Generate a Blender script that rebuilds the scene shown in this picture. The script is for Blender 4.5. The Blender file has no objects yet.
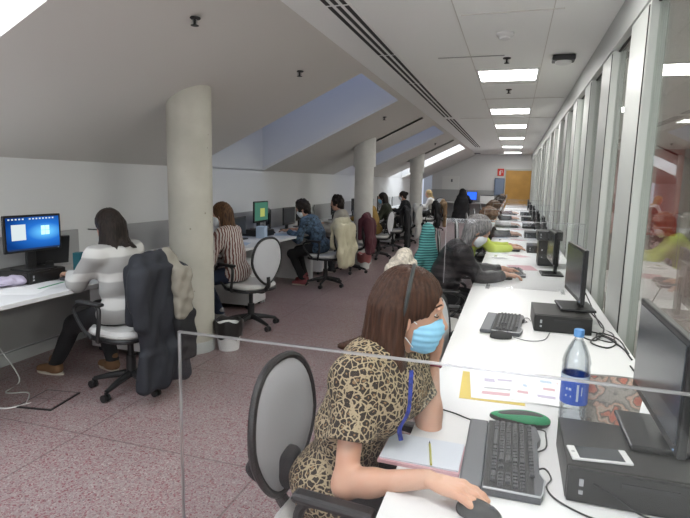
import bpy, bmesh, math, random
import numpy as np
from mathutils import Vector, Matrix
random.seed(7); rng = np.random.RandomState(3)
PI = math.pi
sc = bpy.context.scene
COL = sc.collection
V = lambda *a: np.array(a, dtype=float)
def nrm(v):
    v = np.asarray(v, float); return v/ (np.linalg.norm(v)+1e-12)

# ------------------------------------------------------------------ materials
def new_mat(name):
    m = bpy.data.materials.new(name); m.use_nodes = True
    nt = m.node_tree; return m, nt, nt.nodes['Principled BSDF']
def mat(name, col, rough=.5, metal=0., bump=0., bscale=60., spec=.5, vary=0., vscale=8., sheen=0.):
    m, nt, b = new_mat(name)
    b.inputs['Base Color'].default_value = (*col, 1); b.inputs['Roughness'].default_value = rough
    b.inputs['Metallic'].default_value = metal; b.inputs['Specular IOR Level'].default_value = spec
    if sheen: b.inputs['Sheen Weight'].default_value = sheen
    tc = nt.nodes.new('ShaderNodeTexCoord')
    if vary:
        n = nt.nodes.new('ShaderNodeTexNoise'); n.inputs['Scale'].default_value = vscale; n.inputs['Detail'].default_value = 4
        nt.links.new(tc.outputs['Object'], n.inputs['Vector'])
        r = nt.nodes.new('ShaderNodeValToRGB')
        r.color_ramp.elements[0].color = (*[c*(1-vary) for c in col], 1); r.color_ramp.elements[1].color = (*[min(1, c*(1+vary)) for c in col], 1)
        r.color_ramp.elements[0].position = .3; r.color_ramp.elements[1].position = .7
        nt.links.new(n.outputs['Fac'], r.inputs[0]); nt.links.new(r.outputs[0], b.inputs['Base Color'])
    if bump:
        n = nt.nodes.new('ShaderNodeTexNoise'); n.inputs['Scale'].default_value = bscale; n.inputs['Detail'].default_value = 3
        nt.links.new(tc.outputs['Object'], n.inputs['Vector'])
        bp = nt.nodes.new('ShaderNodeBump'); bp.inputs['Strength'].default_value = bump; bp.inputs['Distance'].default_value = .01
        nt.links.new(n.outputs['Fac'], bp.inputs['Height']); nt.links.new(bp.outputs[0], b.inputs['Normal'])
    return m
def mat_emit(name, col, s):
    m = bpy.data.materials.new(name); m.use_nodes = True; nt = m.node_tree; nt.nodes.clear()
    e = nt.nodes.new('ShaderNodeEmission'); e.inputs[0].default_value = (*col, 1); e.inputs[1].default_value = s
    o = nt.nodes.new('ShaderNodeOutputMaterial'); nt.links.new(e.outputs[0], o.inputs[0]); return m
def mat_clear(name, tint=(1, 1, 1), refl=.06, rough=0., fres=True):
    m = bpy.data.materials.new(name); m.use_nodes = True; nt = m.node_tree; nt.nodes.clear()
    t = nt.nodes.new('ShaderNodeBsdfTransparent'); t.inputs[0].default_value = (*tint, 1)
    g = nt.nodes.new('ShaderNodeBsdfGlossy'); g.inputs['Roughness'].default_value = rough
    mx = nt.nodes.new('ShaderNodeMixShader'); o = nt.nodes.new('ShaderNodeOutputMaterial')
    mx.inputs[0].default_value = refl
    if fres:
        l = nt.nodes.new('ShaderNodeLayerWeight'); l.inputs[0].default_value = .25
        mm = nt.nodes.new('ShaderNodeMath'); mm.operation = 'MULTIPLY_ADD'
        mm.inputs[1].default_value = .5; mm.inputs[2].default_value = refl
        nt.links.new(l.outputs['Fresnel'], mm.inputs[0]); nt.links.new(mm.outputs[0], mx.inputs[0])
    nt.links.new(t.outputs[0], mx.inputs[1]); nt.links.new(g.outputs[0], mx.inputs[2]); nt.links.new(mx.outputs[0], o.inputs[0])
    return m
def ramp(nt, stops, interp='LINEAR'):
    r = nt.nodes.new('ShaderNodeValToRGB'); cr = r.color_ramp; cr.interpolation = interp
    while len(cr.elements) < len(stops): cr.elements.new(.5)
    for e, (p, c) in zip(cr.elements, stops): e.position = p; e.color = (*c, 1)
    return r
def mat_stripes(name, c1, c2, scale, axis='Z', rough=.85, width=.5, distort=1.5, c3=None, rot=(0,0,0)):
    m, nt, b = new_mat(name); b.inputs['Roughness'].default_value = rough
    tc = nt.nodes.new('ShaderNodeTexCoord'); mp = nt.nodes.new('ShaderNodeMapping'); mp.inputs['Rotation'].default_value = rot
    w = nt.nodes.new('ShaderNodeTexWave'); w.bands_direction = axis; w.inputs['Scale'].default_value = scale
    w.inputs['Distortion'].default_value = distort; w.inputs['Detail'].default_value = 2; w.inputs['Detail Scale'].default_value = 2
    nt.links.new(tc.outputs['Object'], mp.inputs[0]); nt.links.new(mp.outputs[0], w.inputs['Vector'])
    st = [(0, c1), (width-.08, c1), (width+.08, c2)]
    if c3: st += [(.9, c3)]
    r = ramp(nt, st); nt.links.new(w.outputs['Fac'], r.inputs[0]); nt.links.new(r.outputs[0], b.inputs['Base Color'])
    return m
def mat_hair(name, c1, c2, scale=60):
    m, nt, b = new_mat(name); b.inputs['Roughness'].default_value = .55; b.inputs['Specular IOR Level'].default_value = .22
    tc = nt.nodes.new('ShaderNodeTexCoord'); mp = nt.nodes.new('ShaderNodeMapping'); mp.inputs['Scale'].default_value = (1, 1, .07)
    n = nt.nodes.new('ShaderNodeTexNoise'); n.inputs['Scale'].default_value = scale*2; n.inputs['Detail'].default_value = 4
    nt.links.new(tc.outputs['Object'], mp.inputs[0]); nt.links.new(mp.outputs[0], n.inputs['Vector'])
    r = ramp(nt, [(.35, c1), (.68, c2)]); nt.links.new(n.outputs['Fac'], r.inputs[0]); nt.links.new(r.outputs[0], b.inputs['Base Color'])
    bp = nt.nodes.new('ShaderNodeBump'); bp.inputs['Strength'].default_value = .35; bp.inputs['Distance'].default_value = .005
    nt.links.new(n.outputs['Fac'], bp.inputs['Height']); nt.links.new(bp.outputs[0], b.inputs['Normal'])
    return m
def mat_skin(name, col):
    m, nt, b = new_mat(name); b.inputs['Roughness'].default_value = .5
    b.inputs['Subsurface Weight'].default_value = .08; b.inputs['Subsurface Radius'].default_value = (.02, .008, .004); b.inputs['Subsurface Scale'].default_value = .3
    tc = nt.nodes.new('ShaderNodeTexCoord'); n = nt.nodes.new('ShaderNodeTexNoise'); n.inputs['Scale'].default_value = 22; n.inputs['Detail'].default_value = 3
    nt.links.new(tc.outputs['Object'], n.inputs['Vector'])
    r = ramp(nt, [(.3, tuple(c*k for c, k in zip(col, (1, .88, .84)))), (.7, col)])
    nt.links.new(n.outputs['Fac'], r.inputs[0]); nt.links.new(r.outputs[0], b.inputs['Base Color'])
    return m
def mat_leopard():
    m, nt, b = new_mat('leopard_print_cloth'); b.inputs['Roughness'].default_value = .8
    tc = nt.nodes.new('ShaderNodeTexCoord')
    nz = nt.nodes.new('ShaderNodeTexNoise'); nz.inputs['Scale'].default_value = 48; nz.inputs['Detail'].default_value = 2
    vm = nt.nodes.new('ShaderNodeVectorMath'); vm.operation = 'SCALE'; vm.inputs[3].default_value = .019
    va = nt.nodes.new('ShaderNodeVectorMath'); va.operation = 'ADD'
    nt.links.new(tc.outputs['Object'], nz.inputs['Vector']); nt.links.new(nz.outputs['Color'], vm.inputs[0])
    nt.links.new(tc.outputs['Object'], va.inputs[0]); nt.links.new(vm.outputs[0], va.inputs[1])
    ve = nt.nodes.new('ShaderNodeTexVoronoi'); ve.feature = 'DISTANCE_TO_EDGE'; ve.inputs['Scale'].default_value = 52; ve.inputs['Randomness'].default_value = .9
    vf = nt.nodes.new('ShaderNodeTexVoronoi'); vf.inputs['Scale'].default_value = 52; vf.inputs['Randomness'].default_value = .9
    for v in (ve, vf): nt.links.new(va.outputs[0], v.inputs['Vector'])
    cream = (.36, .285, .18); dark = (.020, .014, .010); tan = (.21, .13, .065)
    r1 = ramp(nt, [(0, cream), (.07, cream), (.12, dark)]); nt.links.new(ve.outputs['Distance'], r1.inputs[0])
    # tan heart of a rosette, broken so that many blotches stay solid
    n2 = nt.nodes.new('ShaderNodeTexNoise'); n2.inputs['Scale'].default_value = 14; nt.links.new(tc.outputs['Object'], n2.inputs['Vector'])
    ad = nt.nodes.new('ShaderNodeMath'); ad.operation = 'MULTIPLY_ADD'; ad.inputs[1].default_value = .7; nt.links.new(n2.outputs['Fac'], ad.inputs[0]); nt.links.new(vf.outputs['Distance'], ad.inputs[2])
    r2 = ramp(nt, [(0, (1, 1, 1)), (.52, (1, 1, 1)), (.57, (0, 0, 0))]); nt.links.new(ad.outputs[0], r2.inputs[0])
    mx = nt.nodes.new('ShaderNodeMix'); mx.data_type = 'RGBA'; nt.links.new(r2.outputs[0], mx.inputs['Factor'])
    nt.links.new(r1.outputs[0], mx.inputs[6]); mx.inputs[7].default_value = (*tan, 1)
    nt.links.new(mx.outputs[2], b.inputs['Base Color']); return m
def mat_snake():
    m, nt, b = new_mat('snakeskin_leather'); b.inputs['Roughness'].default_value = .4
    tc = nt.nodes.new('ShaderNodeTexCoord')
    v = nt.nodes.new('ShaderNodeTexVoronoi'); v.inputs['Scale'].default_value = 15; v.feature = 'F1'
    v2 = nt.nodes.new('ShaderNodeTexVoronoi'); v2.inputs['Scale'].default_value = 120; v2.feature = 'DISTANCE_TO_EDGE'
    nz = nt.nodes.new('ShaderNodeTexNoise'); nz.inputs['Scale'].default_value = 22; va = nt.nodes.new('ShaderNodeVectorMath'); va.operation = 'MULTIPLY_ADD'; va.inputs[1].default_value = (.06, .06, .06)
    nt.links.new(tc.outputs['Object'], nz.inputs['Vector']); nt.links.new(nz.outputs['Color'], va.inputs[0]); nt.links.new(tc.outputs['Object'], va.inputs[2])
    nt.links.new(va.outputs[0], v.inputs['Vector']); nt.links.new(tc.outputs['Object'], v2.inputs['Vector'])
    r = ramp(nt, [(0, (.50, .15, .12)), (.30, (.52, .22, .17)), (.36, (.16, .15, .14)), (.42, (.48, .40, .34)), (.52, (.55, .36, .29)), (.60, (.20, .19, .18)), (.68, (.36, .33, .30))])
    nt.links.new(v.outputs['Distance'], r.inputs[0])
    r2 = ramp(nt, [(0, (.45, .45, .45)), (.08, (1, 1, 1))]); nt.links.new(v2.outputs['Distance'], r2.inputs[0])
    mx = nt.nodes.new('ShaderNodeMix'); mx.data_type = 'RGBA'; mx.blend_type = 'MULTIPLY'; mx.inputs['Factor'].default_value = .6
    nt.links.new(r.outputs[0], mx.inputs[6]); nt.links.new(r2.outputs[0], mx.inputs[7]); nt.links.new(mx.outputs[2], b.inputs['Base Color'])
    return m
def mat_floor():
    m, nt, b = new_mat('pink_terrazzo'); b.inputs['Roughness'].default_value = .33; b.inputs['Specular IOR Level'].default_value = .4
    tc = nt.nodes.new('ShaderNodeTexCoord')
    nz = nt.nodes.new('ShaderNodeTexNoise'); nz.inputs['Scale'].default_value = 60
    va = nt.nodes.new('ShaderNodeVectorMath'); va.operation = 'MULTIPLY_ADD'; va.inputs[1].default_value = (.02, .02, 0)
    nt.links.new(tc.outputs['Object'], nz.inputs['Vector']); nt.links.new(nz.outputs['Color'], va.inputs[0]); nt.links.new(tc.outputs['Object'], va.inputs[2])
    v = nt.nodes.new('ShaderNodeTexVoronoi'); v.inputs['Scale'].default_value = 150; nt.links.new(va.outputs[0], v.inputs['Vector'])
    sp = nt.nodes.new('ShaderNodeSeparateColor'); nt.links.new(v.outputs['Color'], sp.inputs[0])
    r = ramp(nt, [(0, (.19, .045, .06)), (.09, (.25, .10, .115)), (.17, (.26, .195, .195)), (.42, (.29, .235, .23)), (.62, (.32, .27, .26)), (.80, (.26, .19, .195)), (.92, (.38, .34, .325)), (.97, (.14, .10, .11))], 'CONSTANT')
    nt.links.new(sp.outputs[0], r.inputs[0])
    # broad wear and the joints of the 1.2 m slabs
    n2 = nt.nodes.new('ShaderNodeTexNoise'); n2.inputs['Scale'].default_value = .9; n2.inputs['Detail'].default_value = 3; nt.links.new(tc.outputs['Object'], n2.inputs['Vector'])
    r2 = ramp(nt, [(.3, (.86, .86, .86)), (.7, (1, 1, 1))]); nt.links.new(n2.outputs['Fac'], r2.inputs[0])
    mx = nt.nodes.new('ShaderNodeMix'); mx.data_type = 'RGBA'; mx.blend_type = 'MULTIPLY'; mx.inputs['Factor'].default_value = 1
    nt.links.new(r.outputs[0], mx.inputs[6]); nt.links.new(r2.outputs[0], mx.inputs[7])
    bt = nt.nodes.new('ShaderNodeTexBrick'); bt.offset = 0; bt.inputs['Scale'].default_value = 1; bt.inputs['Brick Width'].default_value = 1.2; bt.inputs['Row Height'].default_value = 1.2
    bt.inputs['Mortar Size'].default_value = .006; bt.inputs['Color1'].default_value = bt.inputs['Color2'].default_value = (1, 1, 1, 1); bt.inputs['Mortar'].default_value = (.62, .6, .6, 1)
    nt.links.new(tc.outputs['Object'], bt.inputs['Vector'])
    m2 = nt.nodes.new('ShaderNodeMix'); m2.data_type = 'RGBA'; m2.blend_type = 'MULTIPLY'; m2.inputs['Factor'].default_value = 1
    nt.links.new(mx.outputs[2], m2.inputs[6]); nt.links.new(bt.outputs['Color'], m2.inputs[7]); nt.links.new(m2.outputs[2], b.inputs['Base Color'])
    return m
def mat_concrete():
    m, nt, b = new_mat('painted_concrete'); b.inputs['Roughness'].default_value = .6
    tc = nt.nodes.new('ShaderNodeTexCoord')
    n = nt.nodes.new('ShaderNodeTexNoise'); n.inputs['Scale'].default_value = 3; n.inputs['Detail'].default_value = 8; nt.links.new(tc.outputs['Object'], n.inputs['Vector'])
    r = ramp(nt, [(.25, (.42, .405, .345)), (.75, (.56, .54, .47))]); nt.links.new(n.outputs['Fac'], r.inputs[0])
    v = nt.nodes.new('ShaderNodeTexVoronoi'); v.inputs['Scale'].default_value = 7; nt.links.new(tc.outputs['Object'], v.inputs['Vector'])
    r2 = ramp(nt, [(0, (.35, .32, .27)), (.045, (.4, .37, .3)), (.07, (1, 1, 1))]); nt.links.new(v.outputs['Distance'], r2.inputs[0])
    mx = nt.nodes.new('ShaderNodeMix'); mx.data_type = 'RGBA'; mx.blend_type = 'MULTIPLY'; mx.inputs['Factor'].default_value = .7
    nt.links.new(r.outputs[0], mx.inputs[6]); nt.links.new(r2.outputs[0], mx.inputs[7]); nt.links.new(mx.outputs[2], b.inputs['Base Color'])
    bp = nt.nodes.new('ShaderNodeBump'); bp.inputs['Strength'].default_value = .35; bp.inputs['Distance'].default_value = .01
    nt.links.new(n.outputs['Fac'], bp.inputs['Height']); nt.links.new(bp.outputs[0], b.inputs['Normal']); return m
def mat_screen():      # the lit desktop: blue light beams fanning from a bright window, in screen-local Y/Z
    m = bpy.data.materials.new('lit_desktop_screen'); m.use_nodes = True; nt = m.node_tree; nt.nodes.clear()
    tc = nt.nodes.new('ShaderNodeTexCoord'); sx = nt.nodes.new('ShaderNodeSeparateXYZ'); nt.links.new(tc.outputs['UV'], sx.inputs[0])
    def M(op, a, b=None, c=None):
        n = nt.nodes.new('ShaderNodeMath'); n.operation = op
        for i, q in enumerate((a, b, c)):
            if q is None: continue
            if hasattr(q, 'is_linked'): nt.links.new(q, n.inputs[i])
            else: n.inputs[i].default_value = q
        return n.outputs[0]
    u, v = sx.outputs[0], sx.outputs[1]
    du = M('SUBTRACT', u, .72); dv = M('SUBTRACT', v, .5)
    d = M('SQRT', M('ADD', M('MULTIPLY', du, du), M('MULTIPLY', M('MULTIPLY', dv, dv), 1.4)))
    r = ramp(nt, [(0, (.35, .75, 1)), (.12, (.12, .5, .95)), (.35, (.02, .16, .6)), (.8, (.004, .04, .2))]); nt.links.new(d, r.inputs[0])
    e = nt.nodes.new('ShaderNodeEmission'); e.inputs[1].default_value = .75
    nt.links.new(r.outputs[0], e.inputs[0]); o = nt.nodes.new('ShaderNodeOutputMaterial'); nt.links.new(e.outputs[0], o.inputs[0]); return m

M = {}
M['wall'] = mat('white_wall_paint', (.70, .70, .70), .75, bump=.08, bscale=90)
M['ceil'] = mat('ceiling_paint', (.66, .635, .60), .85)
M['ceil_flat'] = mat('suspended_ceiling', (.90, .905, .885), .85)
M['well'] = mat('skylight_well_paint', (.62, .62, .62), .8)
M['floor'] = mat_floor()
M['col'] = mat_concrete()
M['colw'] = mat('white_column_paint', (.62, .61, .58), .6, vary=.05)
M['desk'] = mat('white_laminate', (.70, .70, .705), .38)
M['deskgrey'] = mat('grey_laminate', (.38, .38, .38), .5)
M['under'] = mat('desk_understructure', (.35, .35, .34), .6)
M['alu'] = mat('pale_painted_aluminium', (.50, .52, .50), .42)
M['alu2'] = mat('header_aluminium', (.46, .475, .465), .42)
M['gasket'] = mat('black_gasket', (.015, .015, .015), .6)
M['black'] = mat('black_plastic', (.018, .018, .019), .42)
M['blackm'] = mat('matt_black_plastic', (.028, .028, .029), .6)
M['pc'] = mat('dark_computer_case', (.017, .016, .015), .42)
M['pc2'] = mat('computer_front_panel', (.010, .010, .010), .35)
M['bezel'] = mat('monitor_bezel', (.012, .012, .013), .35)
M['screen'] = mat('switched_off_screen', (.055, .06, .068), .22)
M['grey'] = mat('mid_grey_plastic', (.10, .105, .12), .5)
M['keytop'] = mat('dark_key', (.040, .042, .047), .5)
M['tray'] = mat('key_tray', (.010, .010, .011), .6)
M['kbbody'] = mat('keyboard_grey', (.065, .068, .078), .45)
M['silver'] = mat('silver_plastic', (.42, .43, .45), .35, metal=.3)
M['white'] = mat('white_plastic', (.75, .75, .74), .4)
M['paper'] = mat('white_paper', (.80, .80, .80), .8)
M['mesh'] = mat('pale_grey_chair_mesh', (.50, .505, .53), .8, bump=.25, bscale=900)
M['seatc'] = mat('light_grey_seat_cloth', (.55, .545, .53), .85)
M['chrome'] = mat('steel', (.45, .45, .45), .3, metal=1)
M['clear'] = mat_clear('clear_acrylic', (.97, .975, .98), .015)
M['edge'] = mat_clear('acrylic_edge', (.80, .80, .84), .35, .35, fres=False)
M['glass'] = mat_clear('partition_glass', (.88, .92, .89), .20)
M['lamp'] = mat_emit('lit_panel', (1, .985, .95), 17.)
M['sky_w'] = mat_emit('daylight_pane', (.88, .94, 1), 5.0)
M['sky_b'] = mat_emit('blue_daylight_pane', (.45, .55, .88), .55)
M['blueglow'] = mat_screen()
M['bluescr'] = mat_emit('blue_login_screen', (.03, .12, .85), 1.2)
M['greenscr'] = mat_emit('green_form_screen', (.05, .14, .10), .8)
M['yelscr'] = mat_emit('yellow_window_on_screen', (.38, .42, .12), .7)
M['iconw'] = mat_emit('white_window_on_screen', (.62, .70, .72), .8)
M['taskbar'] = mat_emit('dark_task_bar', (.02, .04, .10), .8)
M['screenblue'] = mat_emit('pale_blue_screen', (.22, .33, .48), .7)

# ------------------------------------------------------------------ object helpers
def tag(o, label=None, cat=None, group=None, kind=None):
    if label: o['label'] = label
    if cat: o['category'] = cat
    if group: o['group'] = group
    if kind: o['kind'] = kind
    return o
def empty(name, loc=(0, 0, 0), rz=0., label=None, cat=None, group=None):
    o = bpy.data.objects.new(name, None); COL.objects.link(o); o.location = loc; o.rotation_euler = (0, 0, rz)
    o.empty_display_size = .1
    return tag(o, label, cat, group)
def kids(o): return [c for c in bpy.data.objects if c.parent == o]
def copy_tree(o, parent=None):
    c = o.copy(); COL.objects.link(c); c.parent = parent
    for ch in kids(o): copy_tree(ch, c)
    return c
def dup(o, loc, rz, label, group=None):
    c = copy_tree(o); c.location = loc; c.rotation_euler = (0, 0, rz); c['label'] = label
    if group: c['group'] = group
    return c

class MB:
    """collects shapes and links them as ONE mesh object"""
    def __init__(s): s.v = []; s.f = []; s.m = []; s.sm = []; s.uv = None
    def add(s, vs, fs, mi=0, smooth=True):
        b = len(s.v); s.v += [tuple(map(float, q)) for q in vs]
        for f in fs: s.f.append([b+i for i in f]); s.m.append(mi); s.sm.append(smooth)
        return s
    def box(s, c, d, rot=None, bev=0., mi=0):
        bm = bmesh.new(); bmesh.ops.create_cube(bm, size=1)
        for v in bm.verts: v.co = Vector((v.co.x*d[0], v.co.y*d[1], v.co.z*d[2]))
        if bev:
            bmesh.ops.bevel(bm, geom=list(bm.edges), offset=min(bev, min(d)*.45), segments=2, profile=.5, affect='EDGES')
        R = Matrix.Identity(3) if rot is None else (rot if isinstance(rot, Matrix) else Matrix.Rotation(rot, 3, 'Z'))
        bm.verts.ensure_lookup_table()
        vs = [R @ v.co + Vector(c) for v in bm.verts]; fs = [[v.index for v in f.verts] for f in bm.faces]
        bm.free(); return s.add(vs, fs, mi, False)
    def tube(s, pts, r, n=8, mi=0, cap=True, closed=False):
        P = [np.array(p, float) for p in pts]; k = len(P); rs = r if hasattr(r, '__len__') else [r]*k
        T = []
        for i in range(k):
            a = P[(i-1) % k] if closed or i > 0 else P[0]; b = P[(i+1) % k] if closed or i < k-1 else P[-1]; T.append(nrm(b-a))
        up = V(0, 0, 1) if abs(T[0][2]) < .9 else V(1, 0, 0)
        u = nrm(np.cross(T[0], up)); vs = []
        for i in range(k):
            u = nrm(u - T[i]*(u@T[i])); w = np.cross(T[i], u)
            for j in range(n):
                a = 2*PI*j/n; vs.append(P[i]+rs[i]*(u*math.cos(a)+w*math.sin(a)))
        fs = []
        for i in range(k if closed else k-1):
            i2 = (i+1) % k
            for j in range(n): j2 = (j+1) % n; fs.append([i*n+j, i*n+j2, i2*n+j2, i2*n+j])
        if cap and not closed: fs += [list(range(n))[::-1], [(k-1)*n+j for j in range(n)]]
        return s.add(vs, fs, mi)
    def lathe(s, prof, c=(0, 0, 0), n=24, mi=0, axis='Z', capb=True, capt=True):
        vs = []; k = len(prof)
        for (r, z) in prof:
            for j in range(n):
                a = 2*PI*j/n; p = (r*math.cos(a), r*math.sin(a), z)
                if axis == 'Y': p = (p[0], p[2], -p[1])
                if axis == 'X': p = (p[2], p[0], p[1])
                vs.append((p[0]+c[0], p[1]+c[1], p[2]+c[2]))
        fs = [[i*n+j, i*n+(j+1) % n, (i+1)*n+(j+1) % n, (i+1)*n+j] for i in range(k-1) for j in range(n)]
        if capb: fs.append(list(range(n))[::-1])
        if capt: fs.append([(k-1)*n+j for j in range(n)])
        return s.add(vs, fs, mi)
    def prism(s, outline, a, b, plane='XY', mi=0, bev=0.):
        """outline in the plane, extruded from a to b along the third axis"""
        def pt(p, t): return {'XY': (p[0], p[1], t), 'YZ': (t, p[0], p[1]), 'XZ': (p[0], t, p[1])}[plane]
        n = len(outline); cx = sum(p[0] for p in outline)/n; cy = sum(p[1] for p in outline)/n
        def ins(q):
            return [(p[0]-(p[0]-cx)/max(1e-6, math.hypot(p[0]-cx, p[1]-cy))*q, p[1]-(p[1]-cy)/max(1e-6, math.hypot(p[0]-cx, p[1]-cy))*q) for p in outline]
        rings = [(outline, a), (outline, b)] if not bev else [(ins(bev), a), (outline, a+(bev if b > a else -bev)), (outline, b-(bev if b > a else -bev)), (ins(bev), b)]
        vs = [pt(p, t) for o, t in rings for p in o]; fs = []
        for k in range(len(rings)-1):
            for i in range(n): j = (i+1) % n; fs.append([k*n+i, k*n+j, (k+1)*n+j, (k+1)*n+i])
        fs += [list(range(n))[::-1], [(len(rings)-1)*n+i for i in range(n)]]
        return s.add(vs, fs, mi, False)
    def build(s, name, mats, parent=None, loc=None, rz=None, auto=True):
        me = bpy.data.meshes.new(name); me.from_pydata(s.v, [], s.f)
        for m in (mats if isinstance(mats, (list, tuple)) else [mats]): me.materials.append(m)
        me.polygons.foreach_set('material_index', s.m); me.polygons.foreach_set('use_smooth', s.sm)
        bm = bmesh.new(); bm.from_mesh(me); bmesh.ops.recalc_face_normals(bm, faces=bm.faces)
        for e in bm.edges:
            if len(e.link_faces) == 2 and e.calc_face_angle(0) > .7: e.smooth = False
        bm.to_mesh(me); bm.free(); me.update()
        o = bpy.data.objects.new(name, me); COL.objects.link(o)
        if parent: o.parent = parent
        if loc is not None: o.location = loc
        if rz is not None: o.rotation_euler = (0, 0, rz)
        return o
def cat(pts, k=6):      # smooth curve through points
    P = [np.array(p, float) for p in pts]; P = [2*P[0]-P[1]]+P+[2*P[-1]-P[-2]]; out = []
    for i in range(1, len(P)-2):
        a, b, c, d = P[i-1:i+3]
        for j in range(k):
            t = j/k; out.append(.5*((2*b)+(c-a)*t+(2*a-5*b+4*c-d)*t*t+(3*b-a-3*c+d)*t**3))
    out.append(P[-2]); return out
def struct(o, label=None): o['kind'] = 'structure'; return tag(o, label)

# ------------------------------------------------------------------ implicit-surface modeller
def dcone(a, b, ra, rb, clip=None): return ('c', V(*a), V(*b), ra, rb, clip)
def dell(c, r, ax=None, clip=None): return ('e', V(*c), V(*r), ax, None, clip)
def dbox(c, hf, r, ax=None, clip=None): return ('b', V(*c), V(*hf), ax, r, clip)
def infl(p, q):
    if p[0] == 'c': return ('c', p[1], p[2], p[3]+q, p[4]+q, p[5])
    if p[0] == 'e': return ('e', p[1], p[2]+q, p[3], p[4], p[5])
    return ('b', p[1], p[2]+q, p[3], p[4], p[5])
def pbounds(p):
    if p[0] == 'c':
        return np.minimum(p[1]-p[3], p[2]-p[4]), np.maximum(p[1]+p[3], p[2]+p[4])
    r = float(np.linalg.norm(p[2])) if p[3] is not None and p[0] == 'b' else (float(max(p[2])) if p[3] is not None else p[2]); r = r+(p[4] or 0)
    return p[1]-r, p[1]+r
def pdist(p, X, Y, Z):
    if p[0] == 'c':
        a, b, ra, rb = p[1:5]; ab = b-a; L = max(ab@ab, 1e-9)
        x, y, z = X-a[0], Y-a[1], Z-a[2]; t = np.clip((x*ab[0]+y*ab[1]+z*ab[2])/L, 0, 1)
        d = np.sqrt((x-t*ab[0])**2+(y-t*ab[1])**2+(z-t*ab[2])**2)-(ra+(rb-ra)*t)
    else:
        c, r, ax = p[1:4]; x, y, z = X-c[0], Y-c[1], Z-c[2]
        if ax is not None: x, y, z = [x*q[0]+y*q[1]+z*q[2] for q in ax]
        if p[0] == 'e':
            k0 = np.sqrt((x/r[0])**2+(y/r[1])**2+(z/r[2])**2); k1 = np.sqrt((x/r[0]**2)**2+(y/r[1]**2)**2+(z/r[2]**2)**2)
            d = k0*(k0-1)/(k1+1e-6)
        else:
            qx, qy, qz = np.abs(x)-r[0], np.abs(y)-r[1], np.abs(z)-r[2]
            d = np.sqrt(np.maximum(qx, 0)**2+np.maximum(qy, 0)**2+np.maximum(qz, 0)**2)+np.minimum(np.maximum(qx, np.maximum(qy, qz)), 0)-p[4]
    if p[5] is not None:
        for (o, n) in p[5]: d = np.maximum(d, (X-o[0])*n[0]+(Y-o[1])*n[1]+(Z-o[2])*n[2])
    return d
def iso(prims, h=.01, k=.03, sub=(), ks=.01, disp=None, cuts=()):
    B = [pbounds(p) for p in prims]; m = h*3
    lo = np.min([b[0] for b in B], 0)-m-.01; hi = np.max([b[1] for b in B], 0)+m+.01
    n = np.ceil((hi-lo)/h).astype(int)+1
    ax = [(lo[i]+h*np.arange(n[i])).astype(np.float32) for i in range(3)]
    D = np.full(tuple(n), .5, np.float32); mar = k+h*3
    def sl(b):
        return tuple(slice(max(0, int((b[0][i]-mar-lo[i])/h)), min(n[i], int((b[1][i]+mar-lo[i])/h)+2)) for i in range(3))
    for p, b in zip(prims, B):
        s = sl(b); X, Y, Z = ax[0][s[0]][:, None, None], ax[1][s[1]][None, :, None], ax[2][s[2]][None, None, :]
        d = pdist(p, X, Y, Z); c = D[s]; hh = np.maximum(k-np.abs(c-d), 0)/k
        D[s] = np.minimum(c, d)-hh*hh*k*.25
    X, Y, Z = ax[0][:, None, None], ax[1][None, :, None], ax[2][None, None, :]
    if disp is not None: D = D+disp(X, Y, Z).astype(np.float32)
    for p in sub:
        d = -pdist(p, X, Y, Z); hh = np.maximum(ks-np.abs(D-d), 0)/ks; D = np.maximum(D, d)+hh*hh*ks*.25
    for (o, nn) in cuts: D = np.maximum(D, (X-o[0])*nn[0]+(Y-o[1])*nn[1]+(Z-o[2])*nn[2])
    D = D.astype(np.float32)
    S = D < 0
    nx, ny, nz = D.shape
    cnt = np.zeros((nx-1, ny-1, nz-1), np.int8)
    for i in (0, 1):
        for j in (0, 1):
            for l in (0, 1): cnt += S[i:nx-1+i, j:ny-1+j, l:nz-1+l]
    mask = (cnt > 0) & (cnt < 8); I = np.argwhere(mask); idx = -np.ones(mask.shape, np.int64); idx[mask] = np.arange(len(I))
    acc = np.zeros((len(I), 3)); num = np.zeros(len(I)); cor = [(i, j, l) for i in (0, 1) for j in (0, 1) for l in (0, 1)]
    for a in cor:
        for b in cor:
            if sum(abs(a[q]-b[q]) for q in range(3)) == 1 and a < b:
                da = D[I[:, 0]+a[0], I[:, 1]+a[1], I[:, 2]+a[2]]; db = D[I[:, 0]+b[0], I[:, 1]+b[1], I[:, 2]+b[2]]
                x = (da < 0) != (db < 0); t = np.where(x, da/(da-db+1e-12), 0)
                for q in range(3): acc[:, q] += np.where(x, a[q]+(b[q]-a[q])*t, 0)
                num += x
    vs = lo+(I+acc/num[:, None])*h; F = []
    for q, (e1, e2) in enumerate(((1, 2), (2, 0), (0, 1))):
        a0 = [slice(None)]*3; a1 = [slice(None)]*3; a0[q] = slice(0, -1); a1[q] = slice(1, None)
        ch = S[tuple(a0)] != S[tuple(a1)]; E = np.argwhere(ch); ok = (E[:, e1] > 0) & (E[:, e2] > 0) & (E[:, e1] < D.shape[e1]-1) & (E[:, e2] < D.shape[e2]-1); E = E[ok]
        ins = S[E[:, 0], E[:, 1], E[:, 2]]
        o1 = np.zeros(3, int); o1[e1] = 1; o2 = np.zeros(3, int); o2[e2] = 1
        g = lambda A: idx[A[:, 0], A[:, 1], A[:, 2]]
        qd = np.stack([g(E-o1-o2), g(E-o2), g(E), g(E-o1)], 1); qd[~ins] = qd[~ins][:, ::-1]; F.append(qd)
    return vs, np.concatenate(F)
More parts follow.
